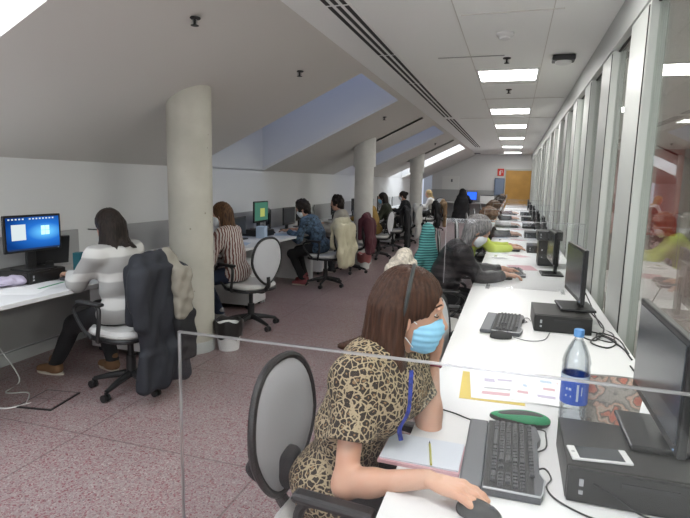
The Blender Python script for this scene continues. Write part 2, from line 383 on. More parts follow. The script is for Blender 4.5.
def iso_obj(name, parts, m, parent=None, loc=None, rz=None):
    """parts: list of (verts, faces) joined in one mesh"""
    vs = []; fs = []; b = 0
    for v, f in parts: vs.append(v); fs.append(f+b); b += len(v)
    vs = np.concatenate(vs); fs = np.concatenate(fs)
    me = bpy.data.meshes.new(name); me.vertices.add(len(vs)); me.vertices.foreach_set('co', vs.astype(np.float32).ravel())
    me.loops.add(fs.size); me.loops.foreach_set('vertex_index', fs.ravel().astype(np.int32))
    me.polygons.add(len(fs)); me.polygons.foreach_set('loop_start', np.arange(0, fs.size, 4, dtype=np.int32))
    me.polygons.foreach_set('use_smooth', np.ones(len(fs), bool)); me.materials.append(m); me.update(calc_edges=True); me.validate()
    o = bpy.data.objects.new(name, me); COL.objects.link(o)
    if parent: o.parent = parent
    if loc is not None: o.location = loc
    if rz is not None: o.rotation_euler = (0, 0, rz)
    return o

# ------------------------------------------------------------------ people
def rodr(v, k, a):
    k = nrm(k); return v*math.cos(a)+np.cross(k, v)*math.sin(a)+k*(k@v)*(1-math.cos(a))
def ik(a, c, l1, l2, pole):
    d = c-a; L = np.linalg.norm(d); L2 = min(L, (l1+l2)*.999); u = d/L; c = a+u*L2
    x = (l1*l1-l2*l2+L2*L2)/(2*L2); hgt = math.sqrt(max(0, l1*l1-x*x))
    p = nrm(pole-u*(pole@u)); return a+u*x+p*hgt, c
def hand(w, f, n, side, curl=.35, s=1., spread=.10, thumb=.6):
    """hand prims: wrist w, finger direction f, palm normal n, side towards the thumb"""
    f = nrm(f); n = nrm(n-f*(n@f)); t = nrm(side-f*(side@f)-n*(side@n)); P = []
    offs = (.030, .011, -.009, -.028); lens = (.072, .080, .074, .058); base = (.088, .092, .088, .080)
    for o, L, b in zip(offs, lens, base):
        o *= s; kn = w+f*b*s+t*o-n*(.004*s)*abs(o)/.03
        P.append(dcone(w+t*o*.55+f*.01*s, kn, .0125*s, .0115*s))
        d = rodr(f, n, 0); d = nrm(f+t*(o*spread*25)); a = curl*.6; p = kn
        ax = np.cross(d, n)
        for q, (fr, r) in enumerate(((.45, .0092), (.30, .0083), (.25, .0074))):
            dd = nrm(d*math.cos(a)+n*math.sin(a)); p2 = p+dd*L*fr*s; P.append(dcone(p, p2, r*s*1.02, r*s*.95)); p = p2; a += curl*.8
    m = w+f*.03*s+t*.024*s+n*.004*s; m2 = m+nrm(f*.75+t*thumb+n*.25)*.042*s; m3 = m2+nrm(f*.95+t*thumb*.45+n*.2)*.030*s; m4 = m3+nrm(f+t*.1+n*.25)*.022*s
    P += [dcone(w+f*.012*s, m2, .015*s, .0125*s), dcone(m2, m3, .0112*s, .0098*s), dcone(m3, m4, .0096*s, .0082*s)]
    P.append(dell(w+f*.05*s+n*.003*s, (.045*s, .036*s, .0145*s), (f, t, n)))
    return P
def head_frame(yaw, pitch, roll=0.):
    f = V(math.cos(pitch)*math.cos(yaw), math.cos(pitch)*math.sin(yaw), -math.sin(pitch)); l = V(-math.sin(yaw), math.cos(yaw), 0)
    if roll: l = rodr(l, f, roll)
    return f, l, np.cross(f, l)
def wrinkle(a, seed=0., fr=22.):
    def g(X, Y, Z): return a*(np.sin(fr*X+2.1*np.sin(fr*.6*Z+seed))*np.sin(fr*.8*Z+1.7*np.sin(fr*.5*Y+seed))+.5*np.sin(fr*1.7*Y+seed+fr*.9*Z))
    return g
def person(label, loc, ang, lean=.15, lat=0., twist=0., R=(.45, -.15, .78), L=(.45, .15, .78), Rf=(1, .1, 0), Lf=(1, -.1, 0), head=(0, .3), hroll=0.,
           feet=((.42, -.12, 0), (.42, .12, 0)), seat=.47, skin='skin', top=('shirt', 'grey_knit', 'long'), legs=('trousers', 'black_cloth'), shoes='dark_shoe',
           hair=('bob', 'hair_dark'), mask=None, h=.009, hf=.007, pole_r=(-.5, -.8, -.6), pole_l=(-.5, .8, -.6), curl=.35, sleeve_end=.93, s=1., Rn=(0, 0, -1), Ln=(0, 0, -1),
           Rs=(0, 1, 0), Ls=(0, -1, 0), bulk=1., neck_fwd=.03, group=None, hs=1., armr=1., cut=.66, stand=False, headoff=(0, 0, 0), knee_pole=(.6, 0, 1), detail=False):
    P = V(0, 0, seat+.10*s)
    d1 = nrm(V(math.sin(lean*.7), math.sin(lat*.7), math.cos(lean*.7))); d2 = nrm(V(math.sin(lean*1.25), math.sin(lat*1.2), math.cos(lean*1.25)))
    W = P+d1*.17*s; C = W+d2*.17*s; N = C+d2*.13*s
    lat_ax = rodr(V(0, 1, 0), V(0, 0, 1), twist); hip_ax = rodr(V(0, 1, 0), V(0, 0, 1), twist*.3)
    fw = nrm(np.cross(lat_ax, d2)); cax = (fw, lat_ax, d2); wax = (V(1, 0, 0), hip_ax, d1)
    shR = N-lat_ax*.165*s*bulk**.5-d2*.045*s; shL = N+lat_ax*.165*s*bulk**.5-d2*.045*s
    hfv, hl, hu = head_frame(head[0], head[1], hroll)
    Hc = N+d2*.035*s+V(neck_fwd, 0, 0)+hu*.115*s+V(*headoff)
    la, lf_ = .285*s, .25*s
    elR, wR = ik(shR, V(*R), la, lf_, V(*pole_r)); elL, wL = ik(shL, V(*L), la, lf_, V(*pole_l))
    hipR = P-hip_ax*.09*s; hipL = P+hip_ax*.09*s
    anR = V(*feet[0])+V(0, 0, .085); anL = V(*feet[1])+V(0, 0, .085)
    knR, anR = ik(hipR, anR, .43*s, .42*s, V(*knee_pole)); knL, anL = ik(hipL, anL, .43*s, .42*s, V(*knee_pole))
    b = bulk
    torso = [dell(P, (.115*s*b, .165*s*b, .105*s), wax), dell(W, (.10*s*b, .135*s*b, .12*s), wax), dell(C, (.112*s*b, .150*s*b, .155*s), cax),
             dcone(shR, shL, .052*s, .052*s), dell(N-d2*.06*s-fw*.02*s, (.075*s, .13*s, .07*s), cax)]
    bust = [dell(C+fw*.075*s*b-lat_ax*.068*s-d2*.0*s, (.065*s, .07*s, .068*s), cax), dell(C+fw*.075*s*b+lat_ax*.068*s, (.065*s, .07*s, .068*s), cax)]
    neck = [dcone(N-d2*.02*s, Hc-hu*.05*s-hfv*.018*s, .054*s, .047*s)]
    b0 = b; b = b*armr
    uaR, uaL = dcone(shR, elR, .047*s*b, .040*s*b), dcone(shL, elL, .047*s*b, .040*s*b)
    faR, faL = [dcone(elR, elR+(wR-elR)*.35, .040*s*b, .039*s*b), dcone(elR+(wR-elR)*.3, wR, .039*s*b, .0245*s)], [dcone(elL, elL+(wL-elL)*.35, .040*s*b, .039*s*b), dcone(elL+(wL-elL)*.3, wL, .039*s*b, .0245*s)]
    b = b0
    thR, thL = dcone(hipR, knR, .083*s*b, .056*s*b), dcone(hipL, knL, .083*s*b, .056*s*b)
    skR, skL = dcone(knR, anR, .054*s, .037*s), dcone(knL, anL, .054*s, .037*s)
    s_body = s; s = s*hs
    face = [dell(Hc+hu*.022*s-hfv*.008*s, (.097*s, .077*s, .098*s), (hfv, hl, hu)), dell(Hc+hfv*.028*s-hu*.050*s, (.062*s, .056*s, .070*s), (hfv, hl, hu)),
            dell(Hc+hfv*.062*s-hu*.098*s, (.022*s, .026*s, .018*s), (hfv, hl, hu))]
    fdet = [dcone(Hc+hfv*.086*s+hu*.008*s, Hc+hfv*.106*s-hu*.030*s, .0085*s, .0125*s), dell(Hc+hfv*.083*s+hu*.030*s, (.012*s, .048*s, .009*s), (hfv, hl, hu)),
            dell(Hc+hfv*.086*s-hu*.062*s, (.012*s, .024*s, .006*s), (hfv, hl, hu)), dell(Hc+hfv*.083*s-hu*.073*s, (.012*s, .020*s, .006*s), (hfv, hl, hu))]
    ears = [dell(Hc+hl*.079*s*q-hfv*.004*s-hu*.018*s, (.017*s, .008*s, .030*s), (hfv, hl, hu)) for q in (1, -1)]
    socks = [dell(Hc+hfv*.094*s+hl*.032*s*q+hu*.010*s, (.013*s, .018*s, .010*s), (hfv, hl, hu)) for q in (1, -1)]
    sh_ = s; s = s_body; q0 = -.004   # the body sits just inside the clothes
    body = [infl(p, q0) for p in torso]+neck+[infl(uaR, -.001), infl(uaL, -.001)]+faR+faL+[infl(p, q0) for p in (thR, thL, skR, skL)]+face
    parts = [iso(body, h, .03)]
    parts.append(iso(face+fdet+ears+neck, min(h, .006 if not detail else .0035), .014, sub=socks, ks=.006))
    for wv, ev, Fv, nv, sv in ((wR, elR, Rf, Rn, Rs), (wL, elL, Lf, Ln, Ls)):
        fd = nrm(V(*Fv)); ad = nrm(wv-ev); c_ = curl if not isinstance(curl, tuple) else (curl[0] if wv is wR else curl[1])
        parts.append(iso(hand(wv, fd, V(*nv), V(*sv), c_, s*.98)+[dcone(wv-ad*.035, wv, .0248*s*armr**.5, .0235*s*armr**.5), dcone(wv, wv+fd*.02, .0225*s*armr**.5, .019*s)], hf if not detail else .003, .008))
    o = iso_obj('person', parts, M[skin], loc=loc, rz=ang); tag(o, label, 'person', group)
    s = sh_
    for q in (1, -1):
        e = Hc+hfv*.0685*s+hl*.031*s*q+hu*.010*s
        if detail or h < .0095:
            mb = MB(); ps = [(.0115*math.sin(a)*s, -.0115*math.cos(a)*s) for a in np.linspace(.01, PI-.01, 8)]; mb.lathe(ps, e, 12); ob = mb.build('eye', M['eyewhite'], o)
            mp_ = MB(); mp_.lathe([(.0055*math.sin(a)*s, -.0055*math.cos(a)*s) for a in np.linspace(.01, PI-.01, 6)], e+hfv*.0072*s, 10); mp_.build('iris', M['eyedark'], ob)
    if detail:
        for q in (1, -1):
            MB().tube(cat([Hc+hfv*.0885*s+hl*.016*s*q+hu*.034*s, Hc+hfv*.086*s+hl*.032*s*q+hu*.041*s, Hc+hfv*.072*s+hl*.050*s*q+hu*.035*s]), .0026*s, 6).build('eyebrow', M[hair[1]], o)
            MB().tube(cat([Hc+hfv*.083*s+hl*.020*s*q+hu*.006*s, Hc+hfv*.0835*s+hl*.031*s*q+hu*.003*s, Hc+hfv*.074*s+hl*.043*s*q+hu*.007*s]), .0017*s, 5).build('eyelashes', M['hair_dark'], o)
    # clothes
    s = s_body
    nm, mt, sl = top; t = .012; loose = [infl(p, t) for p in torso]+[infl(p, t-.002) for p in bust]
    if sl == 'long':
        cR = [(elR+(wR-elR)*sleeve_end, nrm(wR-elR))]; cL = [(elL+(wL-elL)*sleeve_end, nrm(wL-elL))]
        arms = [infl(uaR, t+.002), infl(uaL, t+.002)]+[infl(('c', q[1], q[2], q[3], max(q[4], .03), cR), t) for q in faR]+[infl(('c', q[1], q[2], q[3], max(q[4], .03), cL), t) for q in faL]
    else:
        e1 = shR+(elR-shR)*cut; e2 = shL+(elL-shL)*cut
        arms = [('c', shR, elR, .052*s*b+t, .062*s*b+t*.6, [(e1, nrm(elR-shR))]), ('c', shL, elL, .052*s*b+t, .062*s*b+t*.6, [(e2, nrm(elL-shL))])]
    if sl != 'none':
        hem = [dell(P+V(.0, 0, .0), (.135*s*b, .180*s*b, .11*s), wax)]
        iso_obj(nm, [iso(loose+arms+hem, h, .06 if detail else .05, disp=wrinkle(.0035, loc[1]), cuts=[(P-V(0, 0, .07), V(0, 0, -1))])], M[mt], o)
    ln, lm = legs
    if ln:
        cuff = [(anR+V(0, 0, .0), V(0, 0, -1))]; cuff2 = [(anL, V(0, 0, -1))]
        lg = [infl(dell(P-V(0, 0, .0), (.115*s*b, .165*s*b, .10*s), wax), .004), infl(thR, .008), infl(thL, .008), ('c', knR, anR, .058*s+.006, .046*s+.004, cuff), ('c', knL, anL, .058*s+.006, .046*s+.004, cuff2)]
        iso_obj(ln, [iso(lg, h*1.2, .03, disp=wrinkle(.003, 1+loc[1]))], M[lm], o)
    for an, kn in ((anR, knR), (anL, knL)):
        d = an-kn; fdir = nrm(V(1, 0, 0)+V(0, .15*(1 if an is anL else -1), 0)); a = an+V(0, 0, 0); zf = an[2]-.085
        pr_ = [dcone((a[0]-.02, a[1], zf+.045), (a[0]+.03, a[1], zf+.042), .040, .040), dcone((a[0]+.02, a[1], zf+.05), tuple(V(a[0], a[1], zf+.03)+fdir*.15), .040, .030), dcone((a[0], a[1], zf+.05), tuple(a+V(0, 0, .035)), .042, .045)]
        sh = iso_obj('shoe', [iso(pr_, max(h, .009), .03, cuts=[((0, 0, zf+.012), V(0, 0, -1))])], M[shoes], o)
        so = MB(); ol = []
        for i in range(20):
            an_ = 2*PI*i/20; x = math.cos(an_); y = math.sin(an_); ol.append((a[0]+.05+fdir[0]*.0+.125*x, a[1]+fdir[1]*.06+(.040+.006*x)*y+fdir[1]*.12*x))
        so.prism(ol, zf, zf+.018, bev=.003); so.build('sole', M['sole'], sh)
    # hair
    s = sh_
    st, hm = hair; HF = [dell(Hc+hfv*.085*s-hu*.030*s, (.062*s, .066*s, .092*s), (hfv, hl, hu))]+([dell(Hc+hfv*.052*s-hu*.060*s, (.066*s, .12*s, .070*s), (hfv, hl, hu))] if detail else [])
    cap = [dell(Hc+hu*.028*s-hfv*.012*s, (.104*s, .088*s, .104*s), (hfv, hl, hu))]
    dn = nrm(-hu*.6+V(0, 0, -1)*.7)
    def strands(a, f): 
        def g(X, Y, Z): 
            th = np.arctan2(Y-Hc[1], X-Hc[0]); return a*np.sin(th*f+3*np.sin(9*Z))+a*.6*np.sin(th*f*2.3+14*Z)
        return g
    dsp = strands(.0022, 34)
    if st == 'bob':
        for q in (1, -1):
            cap += [dcone(Hc+hl*.058*s*q-hfv*.040*s, Hc+hl*.074*s*q-hfv*.038*s+dn*.16*s, .046*s, .044*s), dcone(Hc+hl*.074*s*q-hfv*.035*s+dn*.15*s, Hc+hl*.070*s*q+hfv*.005*s+dn*.215*s, .042*s, .016*s)]
        cap += [dcone(Hc-hfv*.055*s+hl*.03*q*s, Hc-hfv*.085*s+dn*.18*s+hl*.04*q*s, .065*s, .050*s) for q in (1, -1)]
        cap += [dcone(Hc-hfv*.090*s+dn*.13*s, Hc-hfv*.205*s+V(0, 0, -.155)*s, .044*s, .007*s), dcone(Hc-hfv*.085*s-hl*.05*s+dn*.13*s, Hc-hfv*.185*s-hl*.08*s+V(0, 0, -.175)*s, .042*s, .007*s), dcone(Hc-hfv*.085*s+hl*.05*s+dn*.13*s, Hc-hfv*.15*s+hl*.07*s+V(0, 0, -.18)*s, .032*s, .008*s)]
    elif st == 'long':
        for q in (1, -1): cap += [dcone(Hc+hl*.055*s*q-hfv*.035*s, Hc+hl*.06*s*q-hfv*.05*s+dn*.20*s, .045*s, .04*s)]
        cap += [dcone(Hc-hfv*.05*s, Hc-hfv*.09*s+V(0, 0, -.20)*s, .075*s, .065*s), dcone(Hc-hfv*.085*s+V(0, 0, -.17)*s, Hc-hfv*.10*s+V(-.03, 0, -.40)*s, .068*s, .022*s)]
    elif st == 'curly':
        for i in range(34):
            a = i*2.4; z = 1-2*(i+.5)/34; r = math.sqrt(1-z*z); v = hfv*(r*math.cos(a))*.095+hl*(r*math.sin(a))*.088+hu*z*.098
            if v@hfv > .05 and v@hu < .06: continue
            if v@hu < -.06: v = v-hfv*.02
            cap.append(dell(Hc+hu*.025-hfv*.01+v*s, (.03, .03, .03)))
        cap += [dcone(Hc-hfv*.06*s, Hc-hfv*.07*s+dn*.10*s, .065*s, .05*s)]
        dsp = lambda X, Y, Z: .004*np.sin(90*X)*np.sin(90*Y)*np.sin(90*Z)
    elif st == 'bun': cap += [dell(Hc-hfv*.115*s+hu*.045*s, (.045*s, .045*s, .045*s)), dcone(Hc-hfv*.05*s, Hc-hfv*.06*s+dn*.06*s, .06*s, .045*s)]
    elif st == 'tied':     # shoulder-length, gathered behind the crown
        for q in (1, -1): cap += [dcone(Hc+hl*.05*s*q-hfv*.04*s, Hc+hl*.055*s*q-hfv*.075*s+dn*.17*s, .05*s, .035*s)]
        cap += [dcone(Hc-hfv*.06*s+hu*.02, Hc-hfv*.12*s+V(0, 0, -.22)*s, .07*s, .045*s)]
    elif st == 'short': cap += [dcone(Hc-hfv*.05*s, Hc-hfv*.06*s+dn*.05*s, .065*s, .045*s)]
    if st != 'none': iso_obj('hair', [iso(cap, h*.85 if not detail else .0048, .022, sub=HF if st != 'veil' else (), ks=.012, disp=dsp)], M[hm], o)
    if mask:
        msh = [dell(Hc+hfv*.034*s-hu*.050*s, (.0725*s, .0655*s, .070*s), (hfv, hl, hu)), dell(Hc+hfv*.066*s-hu*.092*s, (.029*s, .034*s, .026*s), (hfv, hl, hu)),
               dcone(Hc+hfv*.076*s+hu*.0*s, Hc+hfv*.090*s-hu*.035*s, .016*s, .020*s)]
        def pleat(X, Y, Z):
            v = (X-Hc[0])*hu[0]+(Y-Hc[1])*hu[1]+(Z-Hc[2])*hu[2]; return .0011*np.sin(v*300)
        mo = iso_obj('face_mask', [iso(msh, .0028 if detail else .007, .02, disp=pleat, cuts=[(Hc+hu*-.006*s+hfv*.09*s, nrm(hu+hfv*-.18)), (Hc+hfv*.024*s, -hfv), (Hc-hu*.118*s, -hu)])], M[mask], o)
        sb = MB()
        for q in (1, -1):
            e = Hc+hl*.082*s*q-hfv*.012*s
            sb.tube([Hc+hfv*.034*s+hl*.060*s*q-hu*.022*s, Hc+hfv*.015*s+hl*.080*s*q-hu*.005*s, e+hu*.014*s], .0016*s, 5)
            sb.tube([Hc+hfv*.030*s+hl*.054*s*q-hu*.092*s, Hc+hfv*.01*s+hl*.074*s*q-hu*.065*s, e-hu*.046*s], .0016*s, 5)
        sb.build('ear_loops', M['maskwhite'], mo)
    return dict(o=o, Hc=Hc, f=hfv, l=hl, u=hu, N=N, C=C, P=P, shR=shR, shL=shL, elR=elR, wR=wR, elL=elL, wL=wL, d2=d2, fw=fw, lat=lat_ax)

M['skin'] = mat_skin('fair_skin', (.55, .33, .235)); M['skin2'] = mat_skin('tanned_skin', (.42, .25, .17))
M['eyewhite'] = mat('eye_white', (.7, .68, .65), .25); M['eyedark'] = mat('dark_iris', (.03, .02, .012), .2)
M['sole'] = mat('shoe_sole', (.5, .45, .38), .7); M['dark_shoe'] = mat('dark_shoe_leather', (.02, .02, .022), .5); M['brown_shoe'] = mat('brown_boot_suede', (.18, .095, .045), .8, bump=.1)
M['grey_shoe'] = mat('grey_canvas_shoe', (.32, .30, .31), .8); M['red_shoe'] = mat('dark_red_shoe', (.25, .06, .07), .7)
M['maskwhite'] = mat('white_mask_cord', (.75, .78, .8), .7); M['maskblue'] = mat('light_blue_mask', (.26, .55, .76), .75, vary=.06, vscale=40)
M['hair_brown'] = mat_hair('chestnut_hair', (.030, .014, .009), (.068, .031, .019)); M['hair_dark'] = mat_hair('dark_hair', (.008, .006, .005), (.03, .02, .016))
M['hair_auburn'] = mat_hair('long_auburn_hair', (.035, .018, .010), (.15, .075, .035)); M['hair_grey'] = mat_hair('greying_hair', (.10, .098, .10), (.30, .29, .29))
M['hair_fair'] = mat_hair('fair_hair', (.30, .20, .09), (.50, .37, .19)); M['hair_mid'] = mat_hair('mid_brown_hair', (.05, .028, .018), (.16, .10, .065))
M['leopard'] = mat_leopard()
M['black_cloth'] = mat('black_cloth', (.012, .012, .014), .85, bump=.2); M['jeans'] = mat('dark_blue_denim', (.022, .032, .065), .85, bump=.3, bscale=200)
M['sweater'] = mat_stripes('grey_and_white_banded_knit', (.33, .325, .315), (.55, .54, .52), 1.7, 'Z', .95, .72, 1.2)
M['blouse'] = mat_stripes('brown_and_white_striped_blouse', (.15, .055, .045), (.55, .50, .47), 11, 'Y', .8, .45, 2.5, rot=(0, 0, .75))
M['bluepat'] = mat('blue_patterned_shirt', (.05, .085, .13), .8, vary=.95, vscale=26)
M['cream'] = mat('cream_jumper', (.38, .35, .30), .9, bump=.2); M['mustard'] = mat('mustard_jumper', (.32, .20, .055), .9, bump=.2)
M['olive'] = mat('dark_olive_jacket', (.028, .032, .018), .9); M['whitecloth'] = mat('white_blouse', (.62, .60, .58), .85)
M['puffer'] = mat_stripes('dark_quilted_jacket', (.016, .014, .016), (.038, .032, .034), 5, 'Z', .5, .5, 2.0)
M['greyknit'] = mat_stripes('grey_knit_sleeve', (.10, .105, .115), (.15, .155, .165), 9, 'X', .9, .5)
M['hivis'] = mat('yellow_green_top', (.50, .58, .10), .8, vary=.12); M['darkcloth'] = mat('dark_top', (.03, .03, .035), .85)
M['navy'] = mat('navy_coat', (.016, .018, .025), .75, bump=.3, bscale=30); M['beige'] = mat('beige_scarf_wool', (.26, .24, .20), .95, bump=.3)
M['creamcoat'] = mat('cream_coat_cloth', (.50, .46, .33), .9, bump=.3, bscale=30); M['maroon'] = mat('maroon_jacket_cloth', (.075, .014, .022), .8, bump=.3, bscale=30)
M['blackcoat'] = mat('black_coat_cloth', (.012, .012, .014), .85, bump=.3, bscale=30); M['whitecoat'] = mat('off_white_coat', (.50, .49, .46), .85, bump=.3, bscale=30)
M['browncoat'] = mat('tan_brown_coat', (.22, .14, .075), .85, bump=.3, bscale=30); M['teal'] = mat_stripes('teal_striped_wrap', (.02, .10, .11), (.10, .33, .32), 14, 'Z', .9, .5, 1.0)
M['fur'] = mat('cream_fleece_throw', (.55, .50, .43), .95, bump=.9, bscale=60, vary=.35, vscale=50)
M['red'] = mat('red_bag_cloth', (.20, .012, .022), .7, bump=.2); M['lanyard'] = mat('blue_lanyard', (.015, .035, .26), .6, vary=.6, vscale=60)

# ------------------------------------------------------------------ the room
XW, ZW, XB, ZC = -3.85, 1.67, -1.60, 2.75      # left wall, its height, break line of the ceiling, flat ceiling
Y0, Y1 = -2.6, 23.3; XG = .71
def zs(x): return ZW+(x-XW)*(ZC-ZW)/(XB-XW)
struct(MB().box(((XW+5.2)/2, (Y0+Y1)/2, -.05), (5.2-XW+.2, Y1-Y0+.2, .1)).build('floor', M['floor']))
# ceiling: flat band, sloping bays, skylight wells
SK = [(.35, 2.24, 'w'), (5.80, 7.78, 'b'), (11.30, 13.05, 'b'), (16.75, 18.8, 'w')]
XT = -1.68
cm = MB()
def quad(mb, p, mi=0): mb.add(p, [[0, 1, 2, 3]], mi, False)
def slab(mb, x0, x1, y0, y1, mi=0):   # a piece of the slope with thickness
    z0, z1 = zs(x0), zs(x1); t = .05
    mb.add([(x0, y0, z0), (x1, y0, z1), (x1, y1, z1), (x0, y1, z0), (x0, y0, z0+t), (x1, y0, z1+t), (x1, y1, z1+t), (x0, y1, z0+t)],
           [[0, 1, 2, 3], [4, 7, 6, 5], [0, 4, 5, 1], [1, 5, 6, 2], [2, 6, 7, 3], [3, 7, 4, 0]], mi, False)
ya = Y0
slots = [(9.70, 10.0), (14.9, 15.25)]
for (a, b, k) in SK+[(Y1+.05, None, None)]:
    segs = [(ya, a)]
    for (p, q) in slots:
        if ya < p < a: segs = [(ya, p), (q, a)]; slab(cm, XW, -2.95, p, q); slab(cm, -1.68, XB, p, q)
    for (p, q) in segs: slab(cm, XW, XB, p, q)
    if b: slab(cm, XT, XB, a, b); ya = b
struct(cm.build('ceiling_slope', M['ceil']))
struct(MB().box(((XB+5.1)/2, (Y0+Y1)/2, ZC+.05), (5.1-XB, Y1-Y0+.1, .1)).build('ceiling', M['ceil_flat']))
for i, (p, q) in enumerate(slots):
    mb = MB(); c = ((-2.95-1.68)/2); dz = .035
    for (y, w) in ((p-.005, .01), (q+.005, .01)):
        mb.add([(-2.95, y-w/2, zs(-2.95)), (-1.68, y-w/2, zs(-1.68)), (-1.68, y-w/2, zs(-1.68)+dz), (-2.95, y-w/2, zs(-2.95)+dz), (-2.95, y+w/2, zs(-2.95)), (-1.68, y+w/2, zs(-1.68)), (-1.68, y+w/2, zs(-1.68)+dz), (-2.95, y+w/2, zs(-2.95)+dz)],
               [[0, 1, 2, 3], [7, 6, 5, 4], [0, 4, 5, 1], [3, 2, 6, 7]], 0, False)
    mb.add([(-2.95, p, zs(-2.95)+dz), (-1.68, p, zs(-1.68)+dz), (-1.68, q, zs(-1.68)+dz), (-2.95, q, zs(-2.95)+dz)], [[0, 1, 2, 3]], 1, False)
    struct(mb.build('trim_%d' % (i+1), [M['ceil'], M['ceil']]))
for i, (a, b, k) in enumerate(SK):
    mb = MB(); H = 3.35; t = .06
    mb.box(((XW+XT)/2, a-t/2+.0, 2.55), (XT-XW, t, 1.6+.1)); mb.box(((XW+XT)/2, b+t/2, 2.55), (XT-XW, t, 1.6+.1))
    # the two side walls keep above the slope only
    mb = MB()
    for (y, s) in ((a, -1), (b, 1)):
        p = [(XW, y), (XT, y)]
        v = [(XW, y, ZW+.049), (XT, y, zs(XT)+.049), (XT, y, H), (XW, y, H), (XW, y+s*t, ZW+.049), (XT, y+s*t, zs(XT)+.049), (XT, y+s*t, H), (XW, y+s*t, H)]
        mb.add(v, [[0, 1, 2, 3], [7, 6, 5, 4], [1, 5, 6, 2], [3, 2, 6, 7], [0, 3, 7, 4]], 0, False)
    mb.box((XT+.03, (a+b)/2, (zs(XT)+.05+H)/2), (.06, b-a, H-zs(XT)-.05)); mb.box((XW-.03, (a+b)/2, (ZW+H)/2), (.06, b-a+.12, H-ZW))
    struct(mb.build('trim_%d' % (i+3), M['well']))
    w = MB().box(((XW+XT)/2, (a+b)/2, H+.02), (XT-XW+.1, b-a+.1, .03)).build('window_%d' % (i+1), M['sky_'+k]); struct(w)
    fr = MB()
    for yy in np.linspace(a, b, 3)[1:-1]: fr.box(((XW+XT)/2, yy, H-.02), (XT-XW, .05, .05))
    fr.build('window_frame', M['alu'], w)
# walls
struct(MB().box((XW-.06, (Y0+Y1)/2, ZW/2), (.12, Y1-Y0+.2, ZW+.02)).build('wall_left', M['wall']))
struct(MB().box(((XW+.0)/2+.3, Y0-.06, 1.4), (XG-XW+2, .12, 2.9)).build('wall_back', M['wall']))
w_ = MB().box((-.9, Y0+.01, 1.45), (2.6, .02, 1.5)).build('window_40', mat_emit('added_fill_glow', (.95, .97, 1), 3.2)); struct(w_)  # glowing panel added behind the camera to lift the room's brightness
MB().box((-.9, Y0+.03, 1.45), (.05, .03, 1.5)).box((-.9, Y0+.03, .70), (2.7, .04, .05)).box((-.9, Y0+.03, 2.2), (2.7, .04, .05)).build('window_frame', M['alu'], w_)  # bars that dress the added fill panel as a window
def poly_wall(y, name, m):
    ol = [(-3.42, 0), (5.1, 0), (5.1, ZC), (XB, ZC), (-3.42, zs(-3.42))]
    return struct(MB().prism(ol, y, y+.12, 'XZ').build(name, m))
poly_wall(Y1, 'wall_far', M['wall'])
struct(MB().box((-3.64, Y1+1.0, .95), (.6, .06, 1.9)).build('wall_alcove', M['deskgrey']))
for nm, c, d in (('baseboard_left', (XW+.008, 10.3, .05), (.016, 25.8, .1)), ('baseboard_far', (-1.3, Y1-.008, .05), (4.2, .016, .1))):
    struct(MB().box(c, d).build(nm, M['alu2']))
# columns
for i, y in enumerate((4.05, 9.6, 15.15)):
    r = .189 if i == 0 else .175; mb = MB(); n = 40; x = -2.70 if i == 0 else -2.67
    top = [(x+r*math.cos(2*PI*j/n), y+r*math.sin(2*PI*j/n)) for j in range(n)]
    vs = [(a, b, 0) for a, b in top]+[(a, b, zs(a)+.03) for a, b in top]
    mb.add(vs, [[j, (j+1) % n, n+(j+1) % n, n+j] for j in range(n)], 0)
    o = mb.build('column', M['col'] if i == 0 else M['colw']); 
    if i:
        r2 = .205; top = [(x+r2*math.cos(2*PI*j/n), y+r2*math.sin(2*PI*j/n)) for j in range(n)]; zl = 1.80
        m2 = MB(); vs = [(a, b, zl) for a, b in top]+[(a, b, zs(a)+.03) for a, b in top]
        m2.add(vs, [[j, (j+1) % n, n+(j+1) % n, n+j] for j in range(n)]+[list(range(n))[::-1]], 0); m2.build('column_collar', M['colw'], o)
    bs = MB().lathe([(r+.006, 0), (r+.006, .09), (r, .10)], (x, y, 0), 40).build('column_skirting', M['alu2'], o)
    tag(o, ['bare concrete round column standing at the desk edge by the waste bin', 'white round column with a thicker collar behind the maroon jacket', 'farthest white round column, beside the person in black top with tied hair'][i], 'column')
# glazed partition on the right: paired posts, header, low rail, panes
posts = [0.3]+[3.28+1.13*k for k in range(18)]
for i, y in enumerate(posts):
    mb = MB().box((.665, y+.245, ZC/2), (.09, .49, ZC), bev=.004); o = mb.build('trim_%d' % (i+7), M['alu']); struct(o)
    MB().box((.6185, y+.018, ZC/2), (.006, .012, ZC-.5)).build('gasket_strip', M['gasket'], o)
struct(MB().box((.665, (Y0+Y1)/2, 2.637), (.112, Y1-Y0, .234)).build('trim_30', M['alu2']))
struct(MB().box((.68, (Y0+Y1)/2, .10), (.07, Y1-Y0, .20)).build('trim_31', M['alu2']))
edges = [Y0-.5]+posts+[Y1]
for i in range(len(edges)-1):
    a, b = edges[i]+.49, edges[i+1]
    if b-a < .05: continue
    w = MB().box((.668, (a+b)/2, 1.36), (.010, b-a, 2.34)).build('window_%d' % (i+5), M['glass']); struct(w)
    g = MB()
    for z in (2.515,): g.box((.661, (a+b)/2, z), (.012, b-a, .012))
    g.build('window_gasket', M['gasket'], w)
# the room beyond the glass
struct(MB().box((5.15, (Y0+Y1)/2, 1.4), (.1, Y1-Y0, 2.8)).build('wall_right', mat('neighbour_room_wall', (.42, .43, .40), .8)))
struct(MB().box((3.1, 19.5, 1.4), (3.9, .1, 2.8)).build('wall_neighbour', mat('red_neighbour_wall', (.55, .07, .05), .7)))
